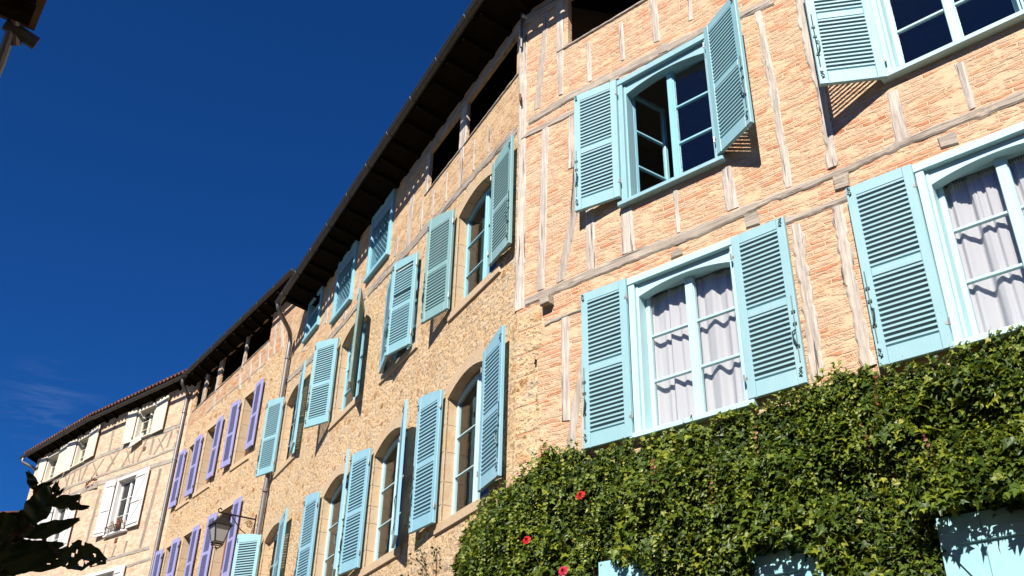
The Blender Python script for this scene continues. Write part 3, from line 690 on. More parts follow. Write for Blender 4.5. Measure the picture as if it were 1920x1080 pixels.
def eaves(house, u0, u1, w, z, slope=.33, depth=6.0, rafters=.55, tiles=True, wall_top=None, m0=0., m1=0., drop=.17, tin=0., wood='dark_wood'):
    """projecting eaves: boards, rafter tails, fascia and the canal-tile slope behind. z = level of the roof edge; m0/m1 mitre the ends"""
    b = MB(); zw = z+w*slope; zs_ = z-drop; sl = -drop/w
    b.add([(u0+m0*-w,-w,z),(u1+m1*-w,-w,z),(u1,.15,zs_),(u0,.15,zs_)], [(0,1,2,3)])
    zi, zo = z+(w+.16)*slope-.03, z+(w+depth)*slope-.03
    b.add([(u0,.16,zi),(u1,.16,zi),(u1,depth,zo),(u0,depth,zo)], [(0,1,2,3)])
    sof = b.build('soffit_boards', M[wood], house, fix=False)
    x = u0+.2
    while x < u1-.05:
        r = MB(); r.add([(x-.045,-w+.06,z-.07+.06*sl),(x+.045,-w+.06,z-.07+.06*sl),(x+.045,.1,zs_-.07),(x-.045,.1,zs_-.07),(x-.045,-w+.06,z-.004+.06*sl),(x+.045,-w+.06,z-.004+.06*sl),(x+.045,.1,zs_-.004),(x-.045,.1,zs_-.004)],
              [(0,3,2,1),(0,1,5,4),(1,2,6,5),(2,3,7,6),(3,0,4,7)])
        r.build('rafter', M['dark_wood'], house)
        x += rafters*rnd.uniform(.7,1.3)
    if tiles:
        t = MB(); per = .19; seg = 6; rows = int((depth+w)/.33); cols = int((u1-u0)/per*seg)
        for j in range(rows):
            s0 = -.07+tin+j*.33; s1 = s0+.37
            vs = []
            for i in range(cols+1):
                x = u0+(u1-u0)*i/cols; f = math.sin(2*math.pi*i/seg); f = abs(f)**.7*(1 if f > 0 else -.55)
                jz = .006*noise.noise((i//3*.9, j*1.3, u0)); mt = lambda yy: (m0*max(0,-yy)*-1*(1-(x-u0)/(u1-u0))+m1*max(0,-yy)*-1*((x-u0)/(u1-u0)))
                for ss, up in ((s0,.045),(s1,.02)):
                    yy = -w+ss; vs.append((x+mt(yy), yy, z+.02+ss*slope+up+.062*f+jz))
            if j == 0:
                base = len(vs); vs += [(p[0], p[1], p[2]-.016) for p in vs[0::2]]
            fs = [(2*i, 2*i+2, 2*i+3, 2*i+1) for i in range(cols)]
            if j == 0: fs += [(2*i, base+i, base+i+1, 2*i+2) for i in range(cols)]
            t.add(vs, fs)
        t.build('tiled_roof', M['tile'], house, fix=False)
    return sof

def shell(house, u0, u1, zt, floors, depth=6.0):
    """back wall, ends, floors: the rooms seen through the windows"""
    b = MB()
    b.add([(u0,depth,0),(u1,depth,0),(u1,depth,zt+2.0),(u0,depth,zt+2.0)], [(0,1,2,3)])
    for x in (u0, u1): b.add([(x,.0,0),(x,depth,0),(x,depth,zt+2.0),(x,.0,zt)], [(0,1,2,3)])
    for z in floors: b.add([(u0,.24,z),(u1,.24,z),(u1,depth,z),(u0,depth,z)], [(0,1,2,3)])
    return b.build('rooms', M['interior'], house, fix=False)
def pipe(parent, pts, r=.045, name='downpipe', collars=()):
    b = MB(); b.tube(pts, r, 10)
    for c in collars:
        c = Vector(c); b.tube([c-Vector((0,0,.03)), c+Vector((0,0,.03))], r+.009, 10)
    return b.build(name, M['zinc'], parent, smooth=False)
def smooth_path(P, n=5):
    out = []; P = [Vector(p) for p in P]
    for i in range(len(P)-1):
        p0, p1, p2, p3 = P[max(i-1,0)], P[i], P[i+1], P[min(i+2,len(P)-1)]
        for k in range(n):
            t = k/n; out.append(.5*((2*p1)+(p2-p0)*t+(2*p0-5*p1+4*p2-p3)*t*t+(3*p1-p0-3*p2+p3)*t*t*t))
    return out+[P[-1]]
# ------------------------------------------------------------------ setting
b = MB(); b.add([(-400,-400,0),(400,-400,0),(400,400,0),(-400,400,0)], [(0,1,2,3)])
tag(b.build('street', M['ground'], None, fix=False), 'pale paved street', None, None, 'structure')

AZ = dict(A=-42.124, B=-62.702, C=-54.760, D=-40.982, E=-45.287)
ORG = dict(A=(.071,9.9997), B=(.071,9.9997), C=(-5.2097,20.2317), D=(-9.015,25.6181), E=(-12.7833,28.8917))
def W(k, u, y, z):
    a = R(AZ[k]); c, s = math.cos(a), math.sin(a); o = ORG[k]
    return Vector((o[0]+c*u-s*y, o[1]+s*u+c*y, z))
def house(k, name, label): return empty(name, (*ORG[k], 0), AZ[k], label, 'house')

# ================================================================== the half-timbered house on the right
hA = house('A', 'half_timbered_house', 'nearest half-timbered house of sandy brick and weathered oak, turquoise shutters, creeper below')
AW = [('low',1.60,2.90,5.13,6.95),('far',4.68,5.98,5.13,6.95),('mid',1.57,2.86,7.90,9.76),('up',4.62,5.94,7.98,9.84)]
holes = [[(u0+.03,z0+.03),(u1-.03,z0+.03),(u1-.03,z1-.03),(u0+.03,z1-.03)] for _,u0,u1,z0,z1 in AW]
holes += [[(.80,10.88),(2.55,10.88),(2.55,11.75),(.80,11.75)], [(3.0,10.9),(4.6,10.9),(4.6,11.75),(3.0,11.75)],
          [(1.78,2.0),(2.72,2.0),(2.72,3.85),(1.78,3.85)], [(4.9,2.0),(5.84,2.0),(5.84,3.85),(4.9,3.85)]]
b = MB(); b.wall([(0,0),(12,0),(12,12.3),(0,12.3)], holes, 0., .08); b.build('wall', M['brick'], hA, fix=False)
for i, p in enumerate(A_POSTS): timber('brace' if i in (3,12,19) else 'post', p, M['oak_d' if i in (3,19,12) else 'oak_v'], hA, .014 if i not in (9,21,22) else .03, .007 if i not in (8,9,21,22) else .016)
for i, p in enumerate(A_BEAMS): timber('beam', p, M['oak_h'], hA, .024, .010)
for q in A_JOISTS: joist_end(q, hA, .02)
joist_end([(.42,7.03),(.55,7.03),(.55,7.15),(.42,7.15)], hA, .10)
timber('beam', ([(.62,10.885),(2.6,10.885),(4.7,10.90)],[(.62,10.84),(2.6,10.845),(4.7,10.86)]), M['oak_h'], hA, .035, .006)
timber('beam', ([(.0,11.95),(6,11.95),(12,11.95)],[(.0,11.75),(6,11.75),(12,11.75)]), M['oak_h'], hA, .03, .006)
timber('post', ([(2.55,11.75),(2.55,10.89)],[(2.69,11.75),(2.69,10.89)]), M['oak_v'], hA, .02)
# ashlar quoins below the beam at the corner
b = MB(); z = 3.5
while z < 7.0:
    h = rnd.uniform(.26,.44); b.cbox(.002, rnd.choice((.26,.38,.33)), -.005, .05, z, min(z+h-.004,7.05), .012); z += h
b.build('corner_stones', M['rubble'], hA)
w_low = box_window(hA, 1.60,2.90,5.13,6.95, 'teal_pale'); w_far = box_window(hA, 4.68,5.98,5.13,6.95, 'teal_pale')
w_mid = box_window(hA, 1.57,2.86,7.90,9.76, 'teal_bright', open_left=True); w_up = box_window(hA, 4.62,5.94,7.98,9.84, 'teal_pale')
A_SH = [(1.605,5.15,1.79,.585,-1,1.5,'teal_bright'),(2.875,5.185,1.735,.575,1,1.0,'teal_bright'),(4.685,5.14,1.80,.60,-1,1.5,'teal_bright'),(5.98,5.15,1.78,.59,1,2,'teal_bright'),
        (1.58,8.02,1.735,.585,-1,8.0,'teal_bright'),(2.84,7.97,1.80,.60,1,25,'teal'),(4.64,7.98,1.80,.61,-1,30,'teal_bright'),(5.94,8.0,1.78,.6,1,14,'teal')]
for u,z,h,w,s,a,p in A_SH: shutter(hA, u, z, h, w, s, a, p)
curtain(hA, 1.70,2.25,5.21,6.80,.215,'left white pleated curtain in the low window seen whole above the creeper',3)
curtain(hA, 2.24,2.80,5.21,6.80,.215,'right white pleated curtain in the low window seen whole above the creeper',4)
curtain(hA, 4.78,5.34,5.21,6.80,.215,'left white curtain in the window cut by the right edge of the photo',5, .03)
curtain(hA, 5.33,5.90,5.21,6.80,.215,'white curtain half cut off by the right edge of the photo',6, .03)
# plank shutters of the ground floor, half drowned in the creeper
for u, s in ((1.78,-1),(2.72,1),(4.90,-1),(5.84,1)):
    shutter(hA, u, 2.20 if u < 2 else 2.04, 1.80, .62, s, 1., 'plank_paint', 'zbrace', hooks=False)
for u0 in (1.78, 4.9): casement(hA, u0, u0+.94, 2.02, 3.83, 0., .14, 'teal', rows=3)
eaves(hA, -.1, 12, .60, 12.12, m0=.1816)
gutter(hA, [(-.66*.1816,-.66,12.08),(12,-.66,12.10)])
shell(hA, 0, 12, 12.3, (3.95,7.35,10.35))
pipe(hA, [(.015,-.05,11.95),(.012,-.05,11.3)], .02, 'conduit')
b = MB(); b.tube([(.08,-.02,11.83),(.08,-.10,11.83),(.075,-.10,11.80)], .018, 6); b.build('wall_bracket', M['cream'], hA)
b = MB(); b.tube([(-.0,-.03,10.45),(.03,-.07,10.42),(.04,-.075,10.30),(.02,-.03,10.25)], .014, 6); b.build('iron_stay', M['rust'], hA)
b = MB(); b.box(.30,.312,-.03,0,6.37,6.41); b.box(.298,.316,-.036,-.026,6.345,6.375); b.build('wall_hook', M['iron'], hA)

# ================================================================== the stone house in the middle
hB = house('B', 'stone_house', 'rubble-stone house with arched windows and turquoise louvred shutters in the middle of the row')
BW = [(-1.88,-.60,8.05,9.60,.17),(-4.50,-3.25,8.15,9.62,.18),(-7.0,-5.68,8.24,9.74,.20),(-10.60,-9.40,8.42,9.92,.20),
      (-1.90,-.62,5.10,6.74,.19),(-4.56,-3.27,5.12,6.80,.19),(-7.0,-5.70,5.20,6.84,.19),(-10.75,-9.38,5.35,6.97,.19),
      ]
# the wall sheet: rubble up to the beam, timber-framed brick above it
zb = lambda u: 10.06-.062*u
B_TOP = [(-5.88,-4.83,10.60,11.95),(-7.80,-6.73,10.64,11.97),(-9.76,-8.84,11.08,12.0)]
O_A = [(-1.80,10.92),(-.17,10.95),(-.17,11.72),(-1.80,11.70)]; O_B = [(-3.22,10.92),(-2.04,10.90),(-2.04,11.70),(-3.22,11.70)]
b = MB(); b.wall([(-11.45,0),(0,0),(0,zb(0)),(-11.45,zb(-11.45))], [opening(*w) for w in BW], 0., .02); b.build('wall', M['rubble'], hB, fix=False)
b = MB(); b.wall([(-11.45,zb(-11.45)),(0,zb(0)),(0,12.3),(-11.45,12.3)], [[(a,z0),(c,z0),(c,z1),(a,z1)] for a,c,z0,z1 in B_TOP]+[O_A,O_B], 0., .05); b.build('upper_wall', M['brick_stone'], hB, fix=False)
for p in B_POSTS: timber('post', p, M['oak_v'], hB, .010, .006)
for p in B_BEAMS: timber('beam', p, M['oak_h'], hB, .022, .012)
timber('post', ([(-2.04,11.72),(-2.04,10.90)],[(-1.80,11.72),(-1.80,10.92)]), M['oak_v'], hB, .02, .008)
timber('post', ([(-3.36,11.72),(-3.36,10.90)],[(-3.22,11.72),(-3.22,10.92)]), M['oak_v'], hB, .02, .006)
timber('beam', ([(-4.3,11.92),(-2,11.92),(-.02,11.92)],[(-4.3,11.72),(-2,11.72),(-.02,11.72)]), M['oak_h'], hB, .03, .006)
timber('beam', ([(-3.3,10.92),(-1.8,10.93),(-.1,10.965)],[(-3.3,10.88),(-1.8,10.89),(-.1,10.925)]), M['oak_h'], hB, .03, .006)
for i, w in enumerate(BW):
    surround(hB, *w)
    if i == 1: continue
    u0,u1,z0,zs,rise = w
    casement(hB, u0-.02, u1+.02, z0, zs, rise*.8, .135, 'teal_sky' if i < 4 else 'teal_pale', rows=3)
curtain(hB, -10.7,-9.45,5.40,7.0,.36,'white curtain behind the low arched window nearest the downpipe',9)
casement(hB, -4.5,-3.25,8.15,9.62,.14,.135,'teal_sky',rows=3)
# u, z, h, w, side, angle, paint, rise, broken
B_SH = [(-1.90,8.07,1.64,.62,-1,13,'teal_grey',.10,False),(-.64,8.08,1.58,.62,1,3,'teal_grey',.10,False),
        (-3.25,8.12,1.60,.62,-1,15.5,'teal',.05,True),(-4.48,8.14,1.58,.62,1,12,'teal_mid',.05,False),
        (-7.04,8.24,1.68,.60,-1,27,'teal',.06,False),(-5.68,8.20,1.66,.62,1,27,'teal_shaded',.10,False),
        (-10.66,8.42,1.68,.60,-1,20,'teal',.06,False),(-9.40,8.42,1.66,.60,1,10,'teal_mid',.10,False),
        (-1.93,5.10,1.76,.62,-1,6,'teal_mid',.09,False),(-.70,5.13,1.74,.62,1,5,'teal_mid',.09,False),
        (-4.58,5.13,1.80,.62,-1,8,'teal_mid',.06,False),(-3.27,5.10,1.78,.62,1,18,'teal_mid',.10,False),
        (-7.02,5.22,1.72,.62,-1,5,'teal_mid',.08,False),(-5.70,5.20,1.76,.62,1,17,'teal_mid',.10,False),
        (-10.80,5.36,1.76,.62,-1,37,'teal_bright',.07,False),(-9.36,5.36,1.66,.62,1,6,'teal_mid',.10,False)]
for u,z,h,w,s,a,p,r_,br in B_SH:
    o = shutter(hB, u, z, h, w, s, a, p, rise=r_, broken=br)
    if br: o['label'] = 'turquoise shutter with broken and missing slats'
    if p == 'teal_shaded': o['label'] = 'grey-green shutter seen almost edge-on, darkened for its shaded back'
# small top-floor windows: two with lattice and a pierced board, one standing open
for i, (a,c,z0,z1) in enumerate(B_TOP):
    f = MB(); t = .07
    f.cbox(a-.03, a+t, -.045, .1, z0-.02, z1+.02); f.cbox(c-t, c+.03, -.045, .1, z0-.02, z1+.02); f.cbox(a+t, c-t, -.045, .1, z1-t, z1+.02); f.cbox(a-.05, c+.05, -.07, .1, z0-.05, z0+.035)
    wn = f.build('window', M['teal_sky'], hB)
    if i < 2:
        l = MB(); x0, x1, za, zc = a+t, c-t, z0+.035, z1-t; p = .115; d = x1-x0; hgt = zc-za
        k = -hgt
        while k < d+hgt:
            for sg in (1, -1):
                pts = []
                xs, xe = (x0+k, x0+k+hgt) if sg > 0 else (x0+k+hgt, x0+k)
                # clip the slanted lath to the frame
                ta, tb = 0., 1.
                for lim, up in ((x0, False), (x1, True)):
                    if abs(xe-xs) > 1e-6:
                        tt = (lim-xs)/(xe-xs)
                        if (xe > xs) == up: tb = min(tb, tt)
                        else: ta = max(ta, tt)
                if tb-ta > .03:
                    A_ = (xs+(xe-xs)*ta, za+hgt*ta); B_ = (xs+(xe-xs)*tb, za+hgt*tb); q = .007; yy = -.004 if sg > 0 else .006
                    l.add([(A_[0]-q,yy,A_[1]),(A_[0]+q,yy,A_[1]),(B_[0]+q,yy,B_[1]),(B_[0]-q,yy,B_[1]),(A_[0]-q,yy+.01,A_[1]),(A_[0]+q,yy+.01,A_[1]),(B_[0]+q,yy+.01,B_[1]),(B_[0]-q,yy+.01,B_[1])],
                          [(0,1,2,3),(5,4,7,6),(0,4,5,1),(1,5,6,2),(2,6,7,3),(3,7,4,0)])
            k += p
        l.build('lattice', M['teal_sky'], wn)
        v = MB(); n = 9; hh = .25; P = [(x0+(x1-x0)*j/36, zc) for j in range(37)]; Q = [(x, zc-hh+.035*abs(math.sin(math.pi*n*j/36))) for j, (x, _) in enumerate(P)]
        v.strip(P, Q, -.03, -.012); v.build('valance_board', M['teal_mid'], wn)
    else:
        r_ = MB(); r_.ring([(a+t,z0+.035),(c-t,z0+.035),(c-t,z1-t),(a+t,z1-t)], 0, .24); r_.build('lining', M['teal_sky'], wn, fix=False)
        st = MB(); st.tube([(a+t,.0,z0+.55),(c-t-.05,.02,z0+.62)], .008, 5); st.build('stay', M['white'], wn)
        casement(hB, a+t, c-t, z0+.035, z1-t, 0, .19, 'teal_sky', rows=2, mid=False)
eaves(hB, -10.1, 0., .58, 12.12, m1=-.1816)
gutter(hB, [(-10.12,-.64,12.02),(-6,-.64,12.05),(.64*.1816,-.64,12.08)])
shell(hB, -11.4, 0, 12.3, (4.2,7.45,10.5))
pipe(hB, smooth_path([(-10.08,-.64,12.00),(-10.1,-.62,11.90),(-10.22,-.52,11.82),(-10.62,-.20,11.70),(-10.78,-.10,11.55),(-10.80,-.09,11.2),(-10.86,-.09,9.8),(-11.02,-.09,7.3),(-11.2,-.09,0.)],6), .05, 'downpipe', [(-10.80,-.09,11.1),(-10.86,-.09,9.7),(-10.965,-.09,8.1),(-11.03,-.09,7.0),(-11.08,-.09,5.6)])

# ================================================================== the lilac-shuttered house
hC = house('C', 'rubble_house', 'narrow rubble house with lilac louvred shutters and open attic bays')
CW = [(-2.20,-1.35,9.46,11.18),(-4.68,-3.80,9.44,11.10),(-5.95,-5.20,9.42,11.02),(-2.50,-1.52,6.60,8.40),(-4.95,-4.12,6.60,8.36),(-6.20,-5.70,6.60,8.33)]
AT = [(-4.42,-2.86),(-2.74,-1.16),(-5.55,-4.72),(-6.30,-5.75)]
b = MB(); b.wall([(-7.0,0),(1.0,0),(1.0,11.82),(-7.0,11.72)], [[(a,z0),(c,z0),(c,z1),(a,z1)] for a,c,z0,z1 in CW], 0., .02); b.build('wall', M['rubble_rough'], hC, fix=False)
b = MB(); b.wall([(-7.0,11.72),(1.0,11.82),(1.0,13.5),(-7.0,13.5)], [[(a,12.27+.03*(a+4.4)),(c,12.27+.03*(c+4.4)),(c,13.12),(a,13.12)] for a,c in AT], 0., .05); b.build('attic_wall', M['brick_orange'], hC, fix=False)
for p in C_POSTS: timber('post', p, M['oak_v'], hC, .010, .006)
for p in C_BEAMS: timber('beam', p, M['oak_h'], hC, .014, .008)
for a, c in ((-2.86,-2.74),(-4.72,-4.42),(-5.75,-5.55)):
    timber('post', ([(a,13.12),(a,12.2)],[(c-(.16 if c > -4.6 and c < -4.3 else 0),13.12),(c-(.16 if c > -4.6 and c < -4.3 else 0),12.2)]), M['oak_d'], hC, .02)
timber('beam', ([(-6.4,12.23),(-4.4,12.275),(-1.1,12.37)],[(-6.4,12.19),(-4.4,12.235),(-1.1,12.33)]), M['oak_h'], hC, .03, .006)
timber('beam', ([(-6.9,13.28),(-3,13.28),(.9,13.28)],[(-6.9,13.12),(-3,13.12),(.9,13.12)]), M['dark_wood'], hC, .03, .006)
for i, (a,c,z0,z1) in enumerate(CW):
    surround(hC, a, c, z0, z1, 0., .26, .15)
    casement(hC, a-.01, c+.01, z0, z1-.01, 0., .22, 'brown_wood', rows=3, mid=(c-a > .6))
C_SH = [(-1.36,9.56,1.68,.45,1,2),(-2.30,9.50,1.68,.46,-1,4),(-3.80,9.50,1.60,.45,1,2),(-4.79,9.43,1.62,.46,-1,2),(-6.0,9.42,1.58,.46,-1,2),
        (-1.52,6.62,1.78,.45,1,2),(-2.56,6.62,1.78,.46,-1,4),(-4.10,6.62,1.74,.46,1,2),(-5.02,6.62,1.74,.46,-1,3),(-6.24,6.62,1.70,.46,-1,3)]
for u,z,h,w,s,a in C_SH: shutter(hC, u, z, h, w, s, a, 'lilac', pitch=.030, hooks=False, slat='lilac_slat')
eaves(hC, -6.75, .95, .38, 13.27, rafters=.6, tin=.16)
gutter(hC, [(-6.6,-.44,13.20),(.9,-.44,13.22)], .06)
shell(hC, -6.6, .95, 13.5, (5.9,9.0,12.0), 5.5)

# ================================================================== the white-shuttered house at the end of the row
hD = house('D', 'end_house', 'pale half-timbered house with white plank shutters at the far left end of the row')
DW = [(-2.87,-1.85,12.03,13.09,'cream'),(-3.19,-2.04,9.22,10.97,'white'),(-3.35,-2.10,6.45,8.24,'white')]
EW = [(-1.72,-.80,12.08,13.10,'cream'),(-4.02,-3.05,12.06,13.05,'cream'),(-2.22,-1.02,9.25,10.98,'white'),(-4.55,-3.38,9.25,10.96,'white')]
def d_wall(root, u0, u1, ws):
    b = MB(); b.wall([(u0,0),(u1,0),(u1,13.5),(u0,13.5)], [[(a+.03,z0+.03),(c-.03,z0+.03),(c-.03,z1-.03),(a+.03,z1-.03)] for a,c,z0,z1,_ in ws], 0., .2); b.build('wall', M['brick_pale'], root, fix=False)
    for a,c,z0,z1,m in ws:
        f = MB(); f.cbox(a,a+.09,-.045,.12,z0+.05,z1-.09); f.cbox(c-.09,c,-.045,.12,z0+.05,z1-.09); f.cbox(a-.01,c+.01,-.055,.12,z1-.09,z1); f.cbox(a-.03,c+.03,-.09,.12,z0,z0+.05)
        f.build('window_surround', M[m], root)
        casement(root, a+.09, c-.09, z0+.05, z1-.09, 0, .10, m, rows=3, fw=.045)
d_wall(hD, -4.99, 0.1, DW)
for i, p in enumerate(D_POSTS): timber('brace' if i < 13 else 'post', p, M['oak_far'], hD, .012, .005)
for p in D_BEAMS: timber('beam', p, M['oak_h'], hD, .02, .008)
for u,z,h,w,s,a,p,st in [(-2.89,12.05,1.06,.48,-1,4,'cream','plank'),(-1.81,12.02,1.08,.64,1,3,'cream','plank'),(-3.22,9.30,1.66,.48,-1,6,'white','zbrace'),(-2.05,9.28,1.68,.64,1,2,'white','zbrace'),(-2.10,6.5,1.74,.5,1,2,'white','zbrace'),(-3.36,6.5,1.74,.5,-1,2,'white','zbrace')]:
    shutter(hD, u, z, h, w, s, a, p, st, hooks=False)
b = MB(); b.cbox(0,.56,-.03,0,0,.30,.004); o = b.build('loose_board', M['cream'], hD); o.location = (-2.82,-.12,11.80); o.rotation_euler = (R(-18),R(-15),R(4))
b = MB(); b.box(-2.62,-2.48,-.012,.0,8.98,9.12)
for i in range(3): b.box(-2.61+i*.045,-2.585+i*.045,-.02,-.012,8.99,9.11)
b.build('vent_grille', M['rust'], hD)
b = MB(); b.box(-2.18,-2.04,-.012,.0,11.60,11.73); b.build('vent_grille', M['rust'], hD)
hE = empty('facade_frame', (*ORG['E'], 0), AZ['E'])
d_wall(hE, -5.15, 0.02, EW)
for p in E_POSTS: timber('brace', p, M['oak_far'], hE, .012, .005)
for p in E_BEAMS: timber('beam', p, M['oak_h'], hE, .02, .008)
for u,z,h,w,s,a,p,st in [(-1.75,12.05,1.06,.56,-1,5,'cream','plank'),(-.79,12.10,1.06,.72,1,2,'cream','plank'),(-4.05,12.08,1.0,.48,-1,5,'cream','plank'),(-3.02,12.06,1.06,.64,1,2,'cream','plank'),
      (-2.26,9.30,1.66,.5,-1,4,'white','zbrace'),(-1.0,9.34,1.64,.62,1,2,'white','zbrace'),(-3.36,9.32,1.62,.55,1,2,'white','zbrace'),(-4.58,9.30,1.62,.5,-1,2,'white','zbrace')]:
    shutter(hE, u, z, h, w, s, a, p, st, hooks=False)
eaves(hD, -5.0, .15, .36, 13.36, rafters=.6); gutter(hD, [(-5.0,-.42,13.24),(.1,-.42,13.24)], .06)
eaves(hE, -5.5, .02, .36, 13.38, rafters=.6); gutter(hE, [(-5.58,-.42,13.30),(0,-.42,13.28)], .06)
shell(hD, -4.99, .05, 13.5, (5.7,8.9,11.75), 5.0); shell(hE, -5.15, 0, 13.5, (5.7,8.9,11.75), 5.0)
pipe(hD, smooth_path([(.02,-.42,13.18),(-.02,-.40,13.02),(-.10,-.20,12.86),(-.18,-.08,12.70),(-.18,-.08,11.),(-.18,-.08,7.8),(-.18,-.08,0)],5), .05, 'downpipe', [(-.18,-.08,12.3),(-.18,-.08,10.9),(-.18,-.08,9.2),(-.18,-.08,7.6)])
pipe(hE, smooth_path([(-5.35,-.42,13.22),(-5.33,-.40,13.08),(-5.2,-.1,12.95),(-5.16,.05,12.8)],4), .05, 'downpipe')
b = MB(); b.tube([(.45,-.06,11.26),(.28,-.1,11.2),(.2,-.1,11.24),(.05,-.08,11.16),(-.1,-.06,11.15)], .022, 6); b.tube([(.3,-.1,11.15),(.3,-.1,11.32)], .02, 6); b.tube([(-.05,-.08,11.08),(-.05,-.08,11.24)], .02, 6); b.build('tie_anchor', M['rust'], hE)
mD = Matrix.Translation((*ORG['D'],0)) @ Matrix.Rotation(R(AZ['D']),4,'Z'); mE = Matrix.Translation((*ORG['E'],0)) @ Matrix.Rotation(R(AZ['E']),4,'Z')
for ch in [o for o in col.objects if o.parent is hE]:
    ch.parent = hD; ch.matrix_local = mD.inverted() @ mE @ (Matrix.Translation(ch.location) @ ch.rotation_euler.to_matrix().to_4x4())
bpy.data.objects.remove(hE)

# window-box on the far white window
pl = empty('window_planter', W('D',-2.6,-.1,9.30), AZ['D'], 'iron window rail with dry plants on a white sill of the far house', 'planter')
b = MB()
for zz in (.0, .16): b.tube([(-.42,.08,zz),(-.42,-.06,zz),(.42,-.06,zz),(.42,.08,zz)], .009, 5)
for i in range(9): b.tube([(-.4+.1*i,-.06,0),(-.4+.1*i,-.06,.16)], .006, 4)
b.build('rail', M['iron'], pl)
b = MB()
for i in range(40):
    x = rnd.uniform(-.3,.4); p = Vector((x,.0,.0)); q = p+Vector((jit(.16),-rnd.uniform(0,.15),rnd.uniform(.08,.26))); b.tube([p,(p+q)/2+Vector((jit(.03),0,.02)),q], .004, 4)
    for k in range(3):
        c = q+Vector((jit(.05),jit(.05),jit(.05))); b.add([c, c+Vector((jit(.06),jit(.03),jit(.06))), c+Vector((jit(.06),jit(.03),jit(.06)))], [(0,1,2)])
b.build('plants', M['ivy_red'], pl)

# ================================================================== wall lantern
ln = empty('wall_lantern', W('C',-.19,0,7.68), AZ['C'], 'black iron wall lantern with frosted panes on a scrolled bracket beside the downpipe', 'street lamp')
b = MB(); L_ = .74
b.tube([(0,0,0),(0,-L_-.08,0)], .016, 8); b.box(-.02,.02,-.015,0,-.42,.1)
b.tube([(0,-.02,-.38),(0,-.14,-.36),(0,-.30,-.27),(0,-.45,-.12),(0,-.55,-.01)], .011, 6)
sp = [(0,-.13-.085*math.cos(t)*(1-t/14),-.13+.085*math.sin(t)*(1-t/14)) for t in [i*.35 for i in range(28)]]; b.tube(sp, .008, 6)
b.tube([(0,-L_-.08,-.0),(0,-L_-.10,.05),(0,-L_-.06,.09),(0,-L_-.02,.06)], .014, 6)
for i in range(12): b.tube([(0,-.1-.05*i,-.02),(0,-.125-.05*i,.022)], .008, 5)
b.build('bracket', M['iron'], ln)
def frustum(b, r0, z0, r1, z1):
    vs = [(s*r0,-L_+t*r0,z0) for s,t in ((-1,-1),(1,-1),(1,1),(-1,1))]+[(s*r1,-L_+t*r1,z1) for s,t in ((-1,-1),(1,-1),(1,1),(-1,1))]
    b.add(vs, [(3,2,1,0),(4,5,6,7)]+[(i,(i+1)%4,4+(i+1)%4,4+i) for i in range(4)])
b = MB(); b.tube([(0,-L_,.0),(0,-L_,-.10)], .014, 6); b.tube([(0,-L_,-.06),(0,-L_,-.075),(0,-L_,-.10)], .05, 10); frustum(b,.115,-.16,.06,-.10); frustum(b,.195,-.27,.115,-.16); frustum(b,.205,-.285,.2,-.268)
zt, z_b, rt, rb = -.285, -.62, .165, .095
for s,t in ((-1,-1),(1,-1),(1,1),(-1,1)): b.tube([(s*rt,-L_+t*rt,zt),(s*rb,-L_+t*rb,z_b)], .012, 5)
for zz in (z_b, z_b-.035):
    r_ = rb+.012*(zz == z_b)
    for (s,t),(s2,t2) in (((-1,-1),(1,-1)),((1,-1),(1,1)),((1,1),(-1,1)),((-1,1),(-1,-1))): b.tube([(s*r_,-L_+t*r_,zz),(s2*r_,-L_+t2*r_,zz)], .010, 5)
for s,t in ((-1,-1),(1,-1),(1,1),(-1,1)): b.tube([(s*rb,-L_+t*rb,z_b-.03),(s*.06,-L_+t*.06,z_b-.10),(0,-L_,z_b-.12)], .009, 5)
b.tube([(0,-L_,z_b-.10),(0,-L_,z_b-.17)], .018, 8, r1=.006); b.build('lantern_frame', M['iron'], ln)
b = MB(); frustum(b, rb-.004, z_b+.004, rt-.004, zt-.002); b.build('lantern_glass', M['lamp_glass'], ln)

# ================================================================== creeper on the near wall
cre = empty('climbing_creeper', W('A',2.5,-.05,0), AZ['A'], 'dense green creeper with pointed leaves covering the lower wall under the near windows', 'creeper')
lr = random.Random(21)
def interp(P, x):
    if x <= P[0][0]: return P[0][1]
    for a, c in zip(P, P[1:]):
        if x <= c[0]: return a[1]+(c[1]-a[1])*(x-a[0])/max(1e-6,c[0]-a[0])
    return P[-1][1]
TOP_A = [p for p in IVY_TOP if p[0] > .0]+[(7.,5.12),(9.,5.2)]; TOP_A = [(0.,TOP_A[0][1]-.03)]+TOP_A
TOP_B = sorted(IVY_B)
def bulge(u, z, q): return .15+.16*max(-.3,noise.noise((u*1.2,z*1.4,q)))+.12*noise.noise((u*3.6,z*3.2,q+5))
